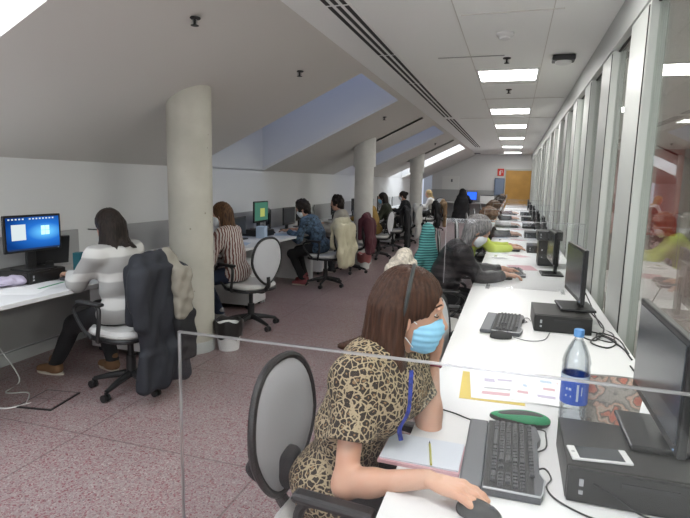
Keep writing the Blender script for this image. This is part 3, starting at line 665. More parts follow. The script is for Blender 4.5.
# flat-ceiling details
for i, (a, b) in enumerate([((-.48, 5.42, ZC-.004), (.62, .012)), ((.02, 8.1, ZC-.004), (1.1, .01)), ((-.10, 10.4, ZC-.004), (1.9, .01)), ((-.15, 7.9-1.0, ZC-.004), (.6, .006)), ((-.1, 4.1, ZC-.004), (.7, .006))]):
    struct(MB().box(a, (b[0], b[1], .006)).build('trim_%d' % (i+40), M['under'] if i == 0 else M['ceil']))
for i, x in enumerate((-.48, .18)):
    struct(MB().box((x, 10.3, ZC-.002), (.006, 25.5, .004)).build('trim_%d' % (i+50), M['ceil']))
LP = [(-2.3, 'ceiling light panel behind the camera'), (.25, 'ceiling light panel over the near worktop'), (3.05, 'ceiling light panel above the woman in leopard print'), (6.05, 'nearest square ceiling light panel in view, with the black speaker beside it'), (9.12, 'second square ceiling light panel in view'),
      (11.57, 'third square ceiling light panel in view'), (14.62, 'fourth square ceiling light panel in view'), (18.05, 'fifth square ceiling light panel, second from the far wall'), (21.4, 'smallest and last ceiling light panel, nearest the far wall')]
for y, lb in LP:
    o = empty('ceiling_light', (-.15, y+.32, ZC), 0, lb, 'ceiling light', 'light panels down the flat ceiling')
    f = MB()
    for dx, dy, sx, sy in ((-.31, 0, .02, .64), (.31, 0, .02, .64), (0, -.31, .6, .02), (0, .31, .6, .02)): f.box((dx, dy, -.008), (sx, sy, .016))
    f.build('frame', M['white'], o); MB().box((0, 0, -.005), (.60, .60, .008)).build('diffuser', M['lamp'], o)
def diffuser(y0, y1, lb):
    o = empty('slot_diffuser', (-1.25, (y0+y1)/2, ZC), 0, lb, 'air vent', 'linear air slots along the ceiling'); L = y1-y0; x0 = -.0
    MB().box((0, 0, -.002), (.20, L, .004)).build('face_plate', M['ceil_flat'], o)
    for k in range(3):
        g = MB(); 
        seg = np.arange(-L/2, L/2-.05, 1.5)
        for s in seg: e = min(s+1.46, L/2); g.box(((k-1)*.062, (s+e)/2, -.0065), (.030, e-s, .004))
        g.build('slot', M['gasket'], o)
diffuser(2.2, 10.15, 'long three-slot air diffuser running along the ceiling'); diffuser(10.5, 18.6, 'farther three-slot air diffuser ending near the far wall')
def sprinkler(x, y, lb, z=None):
    z = z if z is not None else (zs(x) if x < XB else ZC)
    o = empty('sprinkler', (x, y, z), 0, lb, 'sprinkler', 'sprinkler heads in the ceiling')
    MB().lathe([(.038, .0), (.036, -.008), (.02, -.012)], n=16).build('rose', M['gasket'], o)
    MB().lathe([(.009, .0), (.009, -.045)], n=8).build('stem', M['gasket'], o)
    MB().lathe([(.026, -.047), (.026, -.050)], n=12).build('deflector', M['gasket'], o)
    fa = MB(); fa.tube([(.010, 0, -.01), (.020, 0, -.03), (.004, 0, -.047)], .003, 5); fa.tube([(-.010, 0, -.01), (-.020, 0, -.03), (-.004, 0, -.047)], .003, 5); fa.build('frame_arm', M['chrome'], o)
sprinkler(-2.01, 3.1, 'nearest sprinkler head, on the sloping ceiling above the concrete column'); sprinkler(-2.0, 4.82, 'sprinkler head on the slope to the left of the big blue skylight')
sprinkler(-2.02, 8.34, 'sprinkler head between the big blue skylight and the white column'); sprinkler(-.15, 5.55, 'sprinkler head just before the nearest light panel'); sprinkler(-.15, 7.35, 'sprinkler head just behind the nearest light panel')
sprinkler(-2.02, 14.0, 'small far sprinkler head on the slope between two skylights')
o = empty('smoke_detector', (-.15, 4.66, ZC), 0, 'round white smoke detector on the ceiling', 'smoke detector')
MB().lathe([(.07, 0), (.07, -.018), (.058, -.03)], n=24).build('base', M['white'], o); MB().lathe([(.045, -.03), (.045, -.045), (.03, -.052)], n=20).build('head', M['white'], o)
o = empty('ceiling_speaker', (.36, 5.55, ZC), 0, 'black ceiling-mounted device with a white underside', 'ceiling device')
MB().box((0, 0, -.03), (.20, .16, .05), bev=.01).build('housing', M['black'], o); MB().lathe([(.075, -.055), (.07, -.075), (.04, -.085)], n=24).build('cover', M['white'], o)
o = empty('ceiling_grille', (-1.55, 22.4, ZC-.0), 0, 'small grey vent in the ceiling corner by the far wall', 'air vent')
MB().box((0, 0, -.01), (.3, .25, .02)).build('frame', M['grey'], o)

# far wall furniture
yf = Y1
dr = MB().box((.17, yf-.03, 1.05), (1.08, .05, 2.10)).build('door_1', mat('honey_wood_door', (.50, .27, .06), .5, vary=.12, vscale=3)); struct(dr)
MB().box((-.28, yf-.07, 1.05), (.03, .04, .14)).build('door_handle', M['chrome'], dr)
fr = MB().box((.17, yf-.02, 2.13), (1.2, .06, .06)).box((-.40, yf-.02, 1.06), (.06, .06, 2.12)).box((.67, yf-.02, 1.06), (.06, .06, 2.12)); struct(fr.build('trim_60', M['alu']))
o = empty('extinguisher_sign', (-.585, yf-.012, 2.02), 0, 'red sign with a white fire extinguisher picture beside the wooden door', 'sign')
MB().box((0, 0, 0), (.26, .012, .30)).build('plate', mat('sign_red', (.60, .03, .02), .4), o)
sg = MB().box((-.02, -.008, -.03), (.07, .006, .15)).box((-.02, -.008, .065), (.03, .006, .03)).box((.02, -.008, .08), (.09, .006, .016)).box((.06, -.008, .02), (.018, .006, .10)); sg.build('symbol', M['white'], o)
o = empty('extinguisher_cabinet', (-.60, yf-.1, 1.42), 0, 'tall grey-blue cabinet hanging on the far wall under the red sign', 'cabinet')
MB().box((0, 0, 0), (.40, .18, .72), bev=.02).build('body', mat('cabinet_blue_grey', (.12, .16, .24), .4), o); MB().box((0, -.095, 0), (.32, .012, .62), bev=.005).build('door', mat('cabinet_window', (.17, .22, .32), .25), o)
o = empty('electrical_panel', (-2.62, yf-.04, 1.40), 0, 'cream flush electrical panel on the far wall', 'panel')
MB().box((0, 0, 0), (.72, .07, .84), bev=.006).build('body', M['white'], o); MB().box((0, -.04, 0), (.64, .012, .76), bev=.004).build('door', M['white'], o); MB().box((.05, -.05, .24), (.07, .01, .12)).build('warning_label', M['grey'], o)
# desk run along the far wall
o = empty('far_desk', (-1.9, yf-.45, 0), 0, 'long white desk with grey front along the far wall', 'desk')
MB().box((0, 0, .73), (3.0, .78, .03), bev=.004).build('desktop', M['desk'], o); MB().box((0, .34, 1.0), (3.0, .03, .52)).build('back_panel', M['deskgrey'], o)
for x in (-1.45, 0, 1.45): MB().box((x, 0, .36), (.03, .7, .715)).build('leg_panel', M['deskgrey'], o)

# ------------------------------------------------------------------ furniture makers
def egg(w, hb, n=36, pinch=.30):
    """backrest outline in Y,Z: round top, narrowing to the foot"""
    ol = []
    for i in range(n):
        a = 2*PI*i/n; z = math.sin(a); y = math.cos(a)
        wz = w*(1-.42*max(0, -z)**1.3) if z < 0 else w
        ol.append((wz*math.copysign(abs(y)**.82, y), hb*math.copysign(abs(z)**.9, z)))
    return ol
def back_pt(y, z): return -.235-.10*max(0, z-.62)**1.0*.6+.30*y*y
def make_chair():
    t = empty('office_chair', (0, 0, 0), 0, 'x', 'chair', 'grey office chairs with oval backs')
    # seat
    ol = []
    for i in range(32):
        a = 2*PI*i/32; x, y = math.cos(a), math.sin(a); ol.append((.225*math.copysign(abs(x)**.6, x)+.01, .235*math.copysign(abs(y)**.6, y)))
    MB().prism(ol, .425, .485, bev=.022).build('seat', M['seatc'], t)
    MB().prism([(x*1.02, y*1.02) for x, y in ol], .405, .432, bev=.006).build('seat_shell', M['black'], t)
    # backrest: curved egg panel
    w, hb, zc = .205, .235, .725; e = egg(w, hb); mb = MB(); n = len(e); rings = []
    for (sc_, off) in ((0, .012), (.5, .012), (.92, .010), (1, 0), (.92, -.012), (.5, -.012), (0, -.012)):
        for (y, z) in e: rings.append((back_pt(y*sc_, zc+z*sc_)+off, y*sc_, zc+z*sc_))
    k = 7; mb.add(rings, [[i*n+j, i*n+(j+1) % n, (i+1)*n+(j+1) % n, (i+1)*n+j] for i in range(k-1) for j in range(n)])
    mb.build('backrest', M['mesh'], t)
    MB().tube([(back_pt(y, zc+z), y, zc+z) for y, z in e], .0135, 8, closed=True).build('back_frame', M['black'], t)
    MB().tube(cat([(back_pt(0, .55)-.01, 0, .56), (-.25, 0, .47), (-.17, 0, .40), (-.05, 0, .395)]), .022, 8).build('back_stem', M['black'], t)
    for s in (1, -1):
        p = cat([(.02, s*.22, .415), (.0, s*.275, .43), (-.03, s*.285, .55), (-.02, s*.275, .655), (.06, s*.27, .675), (.20, s*.265, .655), (.235, s*.265, .60), (.15, s*.275, .50), (.08, s*.262, .43)])
        mb = MB().tube(p[:26], .015, 8); mb.box((.07, s*.27, .68), (.24, .05, .028), bev=.012); mb.tube(p[24:], .012, 8); mb.build('armrest', M['black'], t)
    MB().lathe([(.035, .10), (.035, .25), (.022, .25), (.022, .41)], n=16).build('gas_column', M['black'], t)
    MB().box((0, 0, .395), (.2, .12, .03), bev=.008).build('tilt_plate', M['blackm'], t)
    for q in range(5):
        a = 2*PI*q/5+.5; c, s = math.cos(a), math.sin(a)
        lg = MB().tube([(0.02*c, .02*s, .115), (.15*c, .15*s, .095), (.27*c, .27*s, .068)], [.030, .023, .016], 8).build('base_leg', M['black'], t)
        cs = MB()
        for o_ in (-.016, .016): cs.lathe([(.012, -.008), (.027, -.008), (.027, .008), (.012, .008)], (.28*c-s*o_*0, .28*s+o_*1.0, .028), 14, axis='Y')
        cs.tube([(.28*c, .28*s, .03), (.28*c, .28*s, .07)], .008, 6); cs.build('caster', M['black'], lg)
    return t
chair0 = make_chair(); chair_used = [False]
def chair(x, y, rz, label):
    if not chair_used[0]:
        chair_used[0] = True; chair0.location = (x, y, 0); chair0.rotation_euler = (0, 0, rz); chair0['label'] = label; return chair0
    return dup(chair0, (x, y, 0), rz, label)
def jacket(x, y, rz, label, m, zb=.30, w=.22, thick=.045, name='jacket', sleeves=True, hood=False, h=.011, seed=0, flare=.03, front=.30, zt=.985, cat_='jacket', sag=0.):
    """a garment hung over a chair back (chair-local axes: +X is the way the sitter faces)"""
    P = [dcone((-.255, -w+.06, zt-.02), (-.255, w-.06, zt-.02), .055, .055)]
    P += [dbox((-.315-.01, sag, (zt-.06+zb)/2), (.012, w-.03, (zt-.10-zb)/2), thick*.6), dbox((-.345, sag*1.5, zb+.14), (.012, w-.03+flare, .11), thick*.55)]
    P += [dbox((-.185, 0, zt-.08-front/2), (.008, w-.05, front/2), .022)]
    if sleeves: P += [dcone((-.30, s*(w-.0), zt-.12), (-.335, s*(w+.035), zt-.44), .058, .045) for s in (1, -1)]
    if hood: P += [dell((-.34, 0, zt-.07), (.07, .13, .08))]
    def fold(X, Y, Z): return .013*np.sin(32*Y+2.5*np.sin(5*Z+seed)+seed)*np.clip((zt-Z)*4, .1, 1)+.007*np.sin(16*Z+seed+14*Y)+.004*np.sin(55*Y+20*Z+seed)
    o = iso_obj(name, [iso(P, h, .05, disp=fold)], M[m], loc=(x, y, 0), rz=rz); return tag(o, label, cat_)

def monitor(x, y, z0, rz, label, w=.50, hh=.31, zc=None, scr='screen', group='flat computer monitors', base=True, tilt=0., win=False, tall=.12, name='monitor'):
    """faces local +X; z0 is the surface it stands on"""
    t = empty(name, (x, y, z0), rz, label, 'monitor', group); zc = (tall+hh/2) if zc is None else zc
    R = Matrix.Rotation(-tilt, 3, 'Y')
    MB().box((0, 0, zc), (.022, w, hh), rot=None, bev=.005).box((-.022, 0, zc), (.03, w*.55, hh*.6), bev=.012).build('housing', M['bezel'], t)
    s = MB().box((.0125, 0, zc+.006), (.003, w-.036, hh-.045))
    so = s.build('screen', M[scr], t)
    me = so.data; uv = me.uv_layers.new(name='UVMap')
    for lp in me.loops:
        c = me.vertices[lp.vertex_index].co; uv.data[lp.index].uv = ((c.y)/(w-.036)+.5, (c.z-zc-.006)/(hh-.045)+.5)
    if base:
        MB().box((-.04, 0, (zc)/2+.01), (.028, .075, zc), bev=.006).build('stand_neck', M['bezel'], t)
        MB().box((-.01, 0, .008), (.19, .25, .016), bev=.006).build('stand_base', M['bezel'], t)
    led = MB().box((.0125, w/2-.03, zc-hh/2+.012), (.003, .006, .004)).build('power_light', M['screenblue'], t)
    return t, zc
def pc(x, y, z, rz, label, d=(.34, .30, .095), group='small desktop computers', name='desktop_computer'):
    """front towards local -Y"""
    t = empty(name, (x, y, z), rz, label, 'computer', group)
    MB().box((0, .006, d[2]/2), (d[0], d[1]-.012, d[2]), bev=.004).build('case', M['pc'], t)
    MB().box((0, -d[1]/2+.004, d[2]/2), (d[0]-.004, .014, d[2]-.004), bev=.003).build('front_panel', M['pc2'], t)
    b = MB().box((-d[0]/2+.035, -d[1]/2-.005, d[2]*.62), (.010, .004, .018)).box((-d[0]/2+.035, -d[1]/2-.005, d[2]*.34), (.010, .004, .010)).build('front_ports', M['silver'], t)
    MB().box((.02, -d[1]/2-.004, d[2]*.72), (.13, .003, .012)).build('disc_slot', M['black'], t)
    return t
def make_keyboard(full=True, rest=True):
    """keys run along local Y (numeric pad at -Y), typist at -X"""
    t = empty('keyboard', (0, 0, 0), 0, 'x', 'keyboard', 'dark computer keyboards')
    L = .420; u = .01755
    b = MB(); b.prism([(-.068, -L/2), (.078, -L/2), (.084, -L/2+.02), (.092, -L/2+.085), (.080, -L/2+.12), (.080, L/2-.12), (.092, L/2-.085), (.084, L/2-.02), (.078, L/2), (-.068, L/2)], .0, .024, bev=.004)
    b.build('body', M['kbbody'], t)
    tr = MB().tube([(-.066, -L/2+.002, .0225), (.077, -L/2+.002, .0225), (.083, -L/2+.02, .0225), (.091, -L/2+.085, .0225), (.079, -L/2+.12, .0225)], .0028, 6); tr.build('silver_trim', M['silver'], t)
    if rest: MB().box((-.099, 0, .012), (.060, L-.004, .020), bev=.006).build('wrist_rest', M['grey'], t)
    MB().box((-.001, 0, .0243), (.128, L-.018, .0012)).build('key_tray', M['tray'], t)
    keys = []   # (x, y, sx, sy)
    y0 = L/2-.012
    def row(x, spec):
        y = y0
        for wq in spec:
            if wq < 0: y += wq*u; continue
            keys.append((x, y-wq*u/2, u-.0025, wq*u-.0025)); y -= wq*u
    rows = [(.071, [1, -1, 1, 1, 1, 1, -.5, 1, 1, 1, 1, -.5, 1, 1, 1, 1, -.25, 1, 1, 1]), (.046, [1]*13+[2, -.25, 1, 1, 1, -.25, 1, 1, 1, 1]), (.027, [1.5]+[1]*12+[1.5, -.25, 1, 1, 1, -.25, 1, 1, 1, 1]),
            (.008, [1.75]+[1]*11+[2.25, -3.5, 1, 1, 1]), (-.011, [1.25]+[1]*11+[2.75, -1.25, 1, -1.25, 1, 1, 1, 1]), (-.030, [1.5, 1, 1.5, 6, 1.5, 1, 1.5, 1, -.25, 1, 1, 1, -.25, 2, 1])]
    for x, sp in rows: row(x-.012, sp)
    keys.sort(key=lambda k: k[1])
    def kb(mb, k): 
        x, y, a, c = k; q = .002
        mb.add([(x-a/2, y-c/2, .024), (x+a/2, y-c/2, .024), (x+a/2, y+c/2, .024), (x-a/2, y+c/2, .024), (x-a/2+q, y-c/2+q, .032), (x+a/2-q, y-c/2+q, .033), (x+a/2-q, y+c/2-q, .033), (x-a/2+q, y+c/2-q, .032)],
               [[0, 1, 5, 4], [1, 2, 6, 5], [2, 3, 7, 6], [3, 0, 4, 7], [4, 5, 6, 7], [3, 2, 1, 0]], 0, False)
    if full:
        for k in keys[:98]: mb = MB(); kb(mb, k); mb.build('key', M['keytop'], t)
        mb = MB(); [kb(mb, k) for k in keys[98:]]; o = mb.build('key_row', M['keytop'], t); o['kind'] = 'stuff'
    else:
        mb = MB(); [kb(mb, k) for k in keys]; mb.build('key_block', M['keytop'], t)
    return t
def make_mouse():
    t = empty('mouse', (0, 0, 0), 0, 'x', 'mouse', 'black computer mice')
    v, f = iso([dell((0, 0, .008), (.056, .031, .029)), dell((-.015, 0, .008), (.042, .033, .030))], .003, .01, cuts=[((0, 0, .001), V(0, 0, -1))]); iso_obj('body', [(v, f)], M['blackm'], t)
    MB().lathe([(.003, -.003), (.007, -.003), (.007, .003), (.003, .003)], (.030, 0, .031), 10, axis='Y').build('wheel', M['grey'], t); return t
def cable(name, pts, label, r=.0025, m='black', group=None):
    P = V(*pts[0]); o = MB().tube(cat([np.array(p)-P for p in pts], 7), r, 6).build(name, M[m], loc=tuple(P)); return tag(o, label, 'cable', group)
def sheet(x, y, z, rz, label, w=.21, l=.297, m='paper', name='paper_sheet', cat_='paper', t=.0012, curl=.0, lines=None, group=None):
    nx, ny = 8, 8; vs = []; 
    for k in (0, 1):
        for i in range(nx+1):
            for j in range(ny+1):
                a, b = i/nx-.5, j/ny-.5; vs.append((a*w, b*l, k*t+curl*((2*a)**4)*(b+.6)+.0))
    N = (nx+1)*(ny+1); fs = []
    for i in range(nx):
        for j in range(ny):
            q = i*(ny+1)+j; fs.append([q, q+1, q+ny+2, q+ny+1][::-1]); fs.append([N+q, N+q+ny+1, N+q+ny+2, N+q+1][::-1])
    rim = [i*(ny+1) for i in range(nx+1)]+[nx*(ny+1)+j for j in range(1, ny+1)]+[i*(ny+1)+ny for i in range(nx-1, -1, -1)]+[j for j in range(ny-1, 0, -1)]
    for i in range(len(rim)): a, b = rim[i], rim[(i+1) % len(rim)]; fs.append([a, b, N+b, N+a])
    o = MB().add(vs, fs, 0, False).build(name, M[m] if isinstance(m, str) else m, loc=(x, y, z), rz=rz); tag(o, label, cat_, group)
    if lines:
        for q, (cx, cy, sx, sy, mm) in enumerate(lines): MB().box((cx*w, cy*l, t+.0006), (sx*w, sy*l, .0006)).build('printed_block', M[mm], o)
    return o
def pedestal(x, y, rz, label):   # front towards local +X
    t = empty('drawer_pedestal', (x, y, 0), rz, label, 'drawers', 'white rolling drawer units')
    MB().box((0, 0, .31), (.52, .40, .52), bev=.004).build('body', M['desk'], t)
    for z, hh in ((.49, .13), (.345, .14), (.16, .21)):
        d = MB().box((.268, 0, z), (.018, .385, hh), bev=.004).build('drawer', M['desk'], t); MB().box((.280, .13, z+hh*.25), (.012, .05, .012), bev=.003).build('handle', M['gasket'], d)
    MB().box((.28, -.15, .53), (.006, .014, .014)).build('lock', M['chrome'], t)
    for a in (-.2, .2):
        for b in (-.15, .15): MB().lathe([(.01, -.011), (.024, -.011), (.024, .011), (.01, .011)], (a, b, .025), 12, axis='Y').build('caster', M['black'], t)
    return t
for n, c in (('yellowp', (.68, .52, .12)), ('pinkp', (.62, .38, .42)), ('lightblue', (.45, .55, .68)), ('lilac', (.50, .45, .58)), ('greenp', (.10, .32, .16)), ('tealbox', (.02, .14, .18)), ('textgrey', (.45, .45, .48))):
    M[n] = mat(n+'_print', c, .7)

# ================================================================== RIGHT SIDE
T = .74
wt = empty('worktop', (.165, 0, 0), 0, 'long continuous white worktop along the glass partition', 'table')
MB().box((0, (-1.2+21.5)/2, T-.014), (.87, 22.7, .028), bev=.003).build('tabletop', M['desk'], wt)
for y in np.arange(-.8, 21.5, 1.86):
    MB().box((-.30, y, .36), (.05, .05, .71)).build('leg', M['alu'], wt); MB().box((.36, y, .36), (.05, .05, .71)).build('leg', M['alu'], wt)
MB().box((.22, 10.1, .50), (.02, 22.4, .40)).build('modesty_panel', M['desk'], wt)

# --- acrylic screens
def acrylic(y, x0, x1, z1, label):
    t = empty('acrylic_screen', ((x0+x1)/2, y, T), 0, label, 'screen', 'clear acrylic screens between the seats'); w = x1-x0; hh = z1-T-.004; th = .005
    MB().box((0, 0, .004+hh/2), (w-.004, th, hh-.004)).build('pane', M['clear'], t)
    MB().box((0, 0, .004+hh-.0015), (w, th+.001, .004)).box((-w/2+.0015, 0, .004+hh/2), (.004, th+.001, hh)).box((w/2-.0015, 0, .004+hh/2), (.004, th+.001, hh)).build('polished_edge', M['edge'], t)
    for fx in (max(-w/2+.05, -.27+.12-(x0+x1)/2), w/2-.12): MB().box((fx, 0, .004), (.03, .18, .006), bev=.001).build('foot', M['clear'], t)
acrylic(.90, -.635, .50, 1.238, 'nearest clear acrylic screen, its top edge crossing the woman in leopard print')
acrylic(4.28, -.50, .52, 1.268, 'clear acrylic screen just in front of the grey-haired woman')
acrylic(6.15, -.30, .52, 1.268, 'clear acrylic screen beyond the grey-haired woman')
acrylic(8.0, -.28, .52, 1.268, 'clear acrylic screen behind the person in yellow-green')
acrylic(10.2, -.28, .52, 1.268, 'farthest clear acrylic screen on the right worktop')

# --- station of the leopard-print woman
pc(.350, 1.545, T, 0, 'nearest dark desktop computer lying flat under the phone and big monitor', d=(.345, .31, .095))
mon1, zc1 = monitor(.432, 1.660, T+.095, PI, 'large nearest monitor at the right edge, seen from its side', w=.515, hh=.30, tall=.056, tilt=0)
kb1 = make_keyboard(); kb1.location = (.038, 1.550, T); kb1.rotation_euler = (0, 0, .0); kb1['label'] = 'big dark keyboard with grey wrist rest in the foreground'
ms1 = make_mouse(); ms1.location = (-.030, 1.245, T); ms1.rotation_euler = (0, 0, -.25); ms1['label'] = 'black mouse under the right hand of the leopard-print woman'
# phone
o = empty('smartphone', (.262, 1.470, T+.0955), .13, 'white smartphone lying on the nearest computer', 'phone')
MB().box((0, 0, .004), (.150, .072, .008), bev=.003).build('body', M['white'], o); MB().box((0, 0, .0083), (.112, .064, .0008)).build('screen', M['screen'], o)
MB().lathe([(.005, 0), (.005, .0006)], (-.066, 0, .008), 14).build('home_button', M['silver'], o)
# bottle
o = empty('water_bottle', (.238, 1.872, T), 0, 'large clear plastic water bottle with blue cap and blue label', 'bottle')
M['pet'] = mat_clear('clear_bottle_plastic', (.93, .95, .97), .06); M['capblue'] = mat('blue_cap', (.12, .32, .66), .4); M['labelblue'] = mat('blue_label', (.02, .09, .50), .45)
prof = [(.020, .0), (.040, .002), (.044, .012)]
for k in range(4): z = .02+k*.016; prof += [(.0445, z), (.0415, z+.008)]
prof += [(.0435, .082), (.0435, .187), (.0455, .197), (.043, .214), (.0455, .223), (.041, .245), (.030, .275), (.018, .298), (.014, .305), (.014, .318)]
MB().lathe(prof, n=32).build('bottle_body', M['pet'], o)
MB().lathe([(.036, .006), (.039, .02), (.039, .20), (.036, .245), (.025, .278), (.014, .298)], n=24).build('water', mat_clear('still_water', (.95, .97, .98), .03), o)
MB().lathe([(.0165, .312), (.0165, .334), (.0150, .336)], n=24).build('cap', M['capblue'], o)
lb = MB().lathe([(.0442, .085), (.0442, .180)], n=32, capb=False, capt=False).build('label', M['labelblue'], o)
mb = MB()
for (a, z0, z1, w) in ((-1.45, .100, .158, .16), (-2.1, .135, .143, .40), (-2.1, .112, .118, .45), (-1.15, .120, .150, .08)):
    mb.add([(.0449*math.cos(a+s*w), .0449*math.sin(a+s*w), z) for s, z in ((-.5, z0), (.5, z0), (.5, z1), (-.5, z1))], [[0, 1, 2, 3]], 0, False)
mb.build('label_print', M['lightblue'], lb)
MB().lathe([(.0448, .170), (.0448, .184)], n=32, capb=False, capt=False).build('label_band', M['lightblue'], lb)
# pouch
o = empty('snakeskin_pouch', (.362, 1.945, T), .10, 'pink and grey snakeskin pouch standing behind the bottle', 'pouch')
mb = MB(); vs = []; nx = 12; nz = 6
for s in (-1, 1):
    for i in range(nx+1):
        for j in range(nz+1):
            u = i/nx*2-1; v = j/nz; wd = .088+.022*v; vs.append((u*wd, s*(.032*(1-v)**.7+.004)*(1-.6*u**4), .004+v*.158-.004*u*u))
N = (nx+1)*(nz+1); g = lambda s, i, j: s*N+i*(nz+1)+j; fs = []
for i in range(nx):
    for j in range(nz): fs += [[g(0, i, j), g(0, i+1, j), g(0, i+1, j+1), g(0, i, j+1)], [g(1, i, j), g(1, i, j+1), g(1, i+1, j+1), g(1, i+1, j)]]
    fs += [[g(0, i, 0), g(1, i, 0), g(1, i+1, 0), g(0, i+1, 0)], [g(0, i, nz), g(0, i+1, nz), g(1, i+1, nz), g(1, i, nz)]]
for j in range(nz): fs += [[g(0, 0, j), g(0, 0, j+1), g(1, 0, j+1), g(1, 0, j)], [g(0, nx, j), g(1, nx, j), g(1, nx, j+1), g(0, nx, j+1)]]
mb.add(vs, fs); mb.build('body', mat_snake(), o)
MB().tube([(-.108, 0, .160), (0, 0, .164), (.108, 0, .160)], .0035, 6).build('zip', M['chrome'], o)
# glasses case / green pouch
o = empty('glasses_case', (.066, 1.815, T), -1.52, 'green and black glasses case behind the foreground keyboard', 'case')
v, f = iso([dell((0, 0, .018), (.030, .098, .022)), dell((0, .03, .016), (.033, .060, .020))], .004, .03); iso_obj('shell', [(v, f)], M['blackm'], o)
v, f = iso([dell((0, 0, .0195), (.0300, .0985, .0225)), dell((0, .03, .0175), (.033, .060, .0205))], .003, .03, cuts=[((0, -.01, .020), V(0, -.05, -1))], sub=[dell((.004, 0, .045), (.012, .075, .02))]); iso_obj('green_panel', [(v, f)], mat('bright_green_fabric', (.01, .26, .10), .6), o)
# notebook + pencil
o = empty('notebook', (-.210, 1.490, T), -.02, 'open white notebook with a pink edge by her elbow', 'notebook')
MB().box((0, 0, .005), (.235, .170, .010), bev=.001).build('cover', M['pinkp'], o); MB().box((.0, .004, .0125), (.228, .160, .006), bev=.001).build('pages', mat('pale_notepaper', (.62, .66, .73), .7), o)
o = empty('pencil', (-.185, 1.475, T+.0162), 1.75, 'yellow pencil lying on the open notebook', 'pencil')
MB().lathe([(.0034, -.065), (.0034, .055)], (0, 0, .0034), 6, axis='X').build('barrel', mat('yellow_pencil_paint', (.42, .40, .05), .4), o); MB().lathe([(.0034, .055), (.0006, .075)], (0, 0, .0034), 6, axis='X').build('tip', M['gasket'], o)
# papers beyond the keyboard
sheet(-.035, 2.12, T, .04, 'yellow folder lying under the printed sheets', .24, .30, 'yellowp', 'folder', 'folder')
sheet(.005, 2.135, T+.002, .10, 'printed white sheet on the yellow folder', .25, .29, lines=[(-.25, .2, .3, .12, 'lilac'), (.1, .25, .3, .06, 'lilac'), (0, -.1, .7, .05, 'textgrey'), (-.1, -.28, .5, .1, 'pinkp')], curl=.012, group='printed sheets')
sheet(.150, 2.155, T+.0045, -.04, 'printed white sheet with pink and blue blocks beside the bottle', .22, .30, lines=[(-.3, .3, .2, .08, 'pinkp'), (.1, .3, .2, .08, 'lightblue'), (.35, .3, .12, .08, 'pinkp'), (-.2, .05, .2, .08, 'lightblue'), (.15, .03, .2, .08, 'pinkp'), (-.3, -.2, .2, .08, 'pinkp'), (.1, -.25, .3, .08, 'lilac')], curl=.006, group='printed sheets')
# cables
cable('keyboard_cable', [(.112, 1.60, T+.012), (.145, 1.66, T+.003), (.15, 1.74, T+.003), (.14, 1.785, T+.003), (.05, 1.77, T+.003), (-.08, 1.78, T+.003), (-.16, 1.82, T+.003), (-.245, 1.83, T+.003), (-.30, 1.70, T+.003)], 'thin black cable looping behind the foreground keyboard')
cable('mouse_cable', [(.10, 1.50, T+.003), (.135, 1.53, T+.003), (.15, 1.48, T+.003), (.135, 1.43, T+.003), (.165, 1.37, T+.003), (.26, 1.32, T+.003), (.40, 1.34, T+.003)], 'thin cable in front of the nearest computer')
cable('loose_cable', [(.24, 1.386, T+.06), (.30, 1.380, T+.035), (.36, 1.375, T+.004), (.45, 1.37, T+.003), (.52, 1.36, T+.003)], 'thin cable drooping down the front of the nearest computer')
cable('power_cable', [(.54, 1.75, T+.03), (.575, 1.95, T+.004), (.57, 2.3, T+.004), (.555, 2.6, T+.004)], 'black power cable behind the nearest monitor', .004)
# --- empty station behind her
pc(.300, 3.235, T, .03, 'dark desktop computer of the empty seat, under the second monitor', d=(.30, .33, .095))
monitor(.375, 3.33, T+.095, PI+.08, 'second monitor, above the flat computer of the empty seat', w=.50, hh=.30, tall=.07)
c_ = dup(kb1, (.010, 3.115, T), -.06, 'dark keyboard with grey wrist rest at the empty seat')
dup(ms1, (-.015, 2.85, T), .1, 'black mouse in front of the empty seat keyboard')
cable('mouse_cable', [(.045, 2.86, T+.01), (.12, 2.84, T+.003), (.20, 2.89, T+.003), (.24, 3.05, T+.003)], 'thin pale cable curving from the second mouse', .002, 'grey')
cable('mains_cable', [(.49, 3.45, T+.05), (.53, 3.2, T+.02), (.46, 2.98, T+.004), (.40, 3.05, T+.004), (.47, 3.15, T+.004), (.56, 3.0, T+.004), (.50, 2.86, T+.004), (.43, 2.92, T+.008), (.50, 3.05, T+.012), (.57, 2.9, T+.004), (.58, 2.7, T+.004)], 'black tangled mains cable behind the second computer', .0042)
cable('video_cable', [(.43, 3.60, T+.22), (.49, 3.55, T+.10), (.53, 3.3, T+.004), (.57, 3.15, T+.004), (.54, 2.98, T+.004), (.47, 3.0, T+.01), (.50, 3.12, T+.01), (.58, 3.05, T+.004), (.585, 2.8, T+.004)], 'black video cable hanging from the second monitor', .0036)
cable('keyboard_cable', [(.098, 3.20, T+.012), (.125, 3.24, T+.003), (.10, 3.31, T+.003), (.13, 3.34, T+.003), (.145, 3.27, T+.003)], 'small cable loop beside the second keyboard', .002, 'grey')

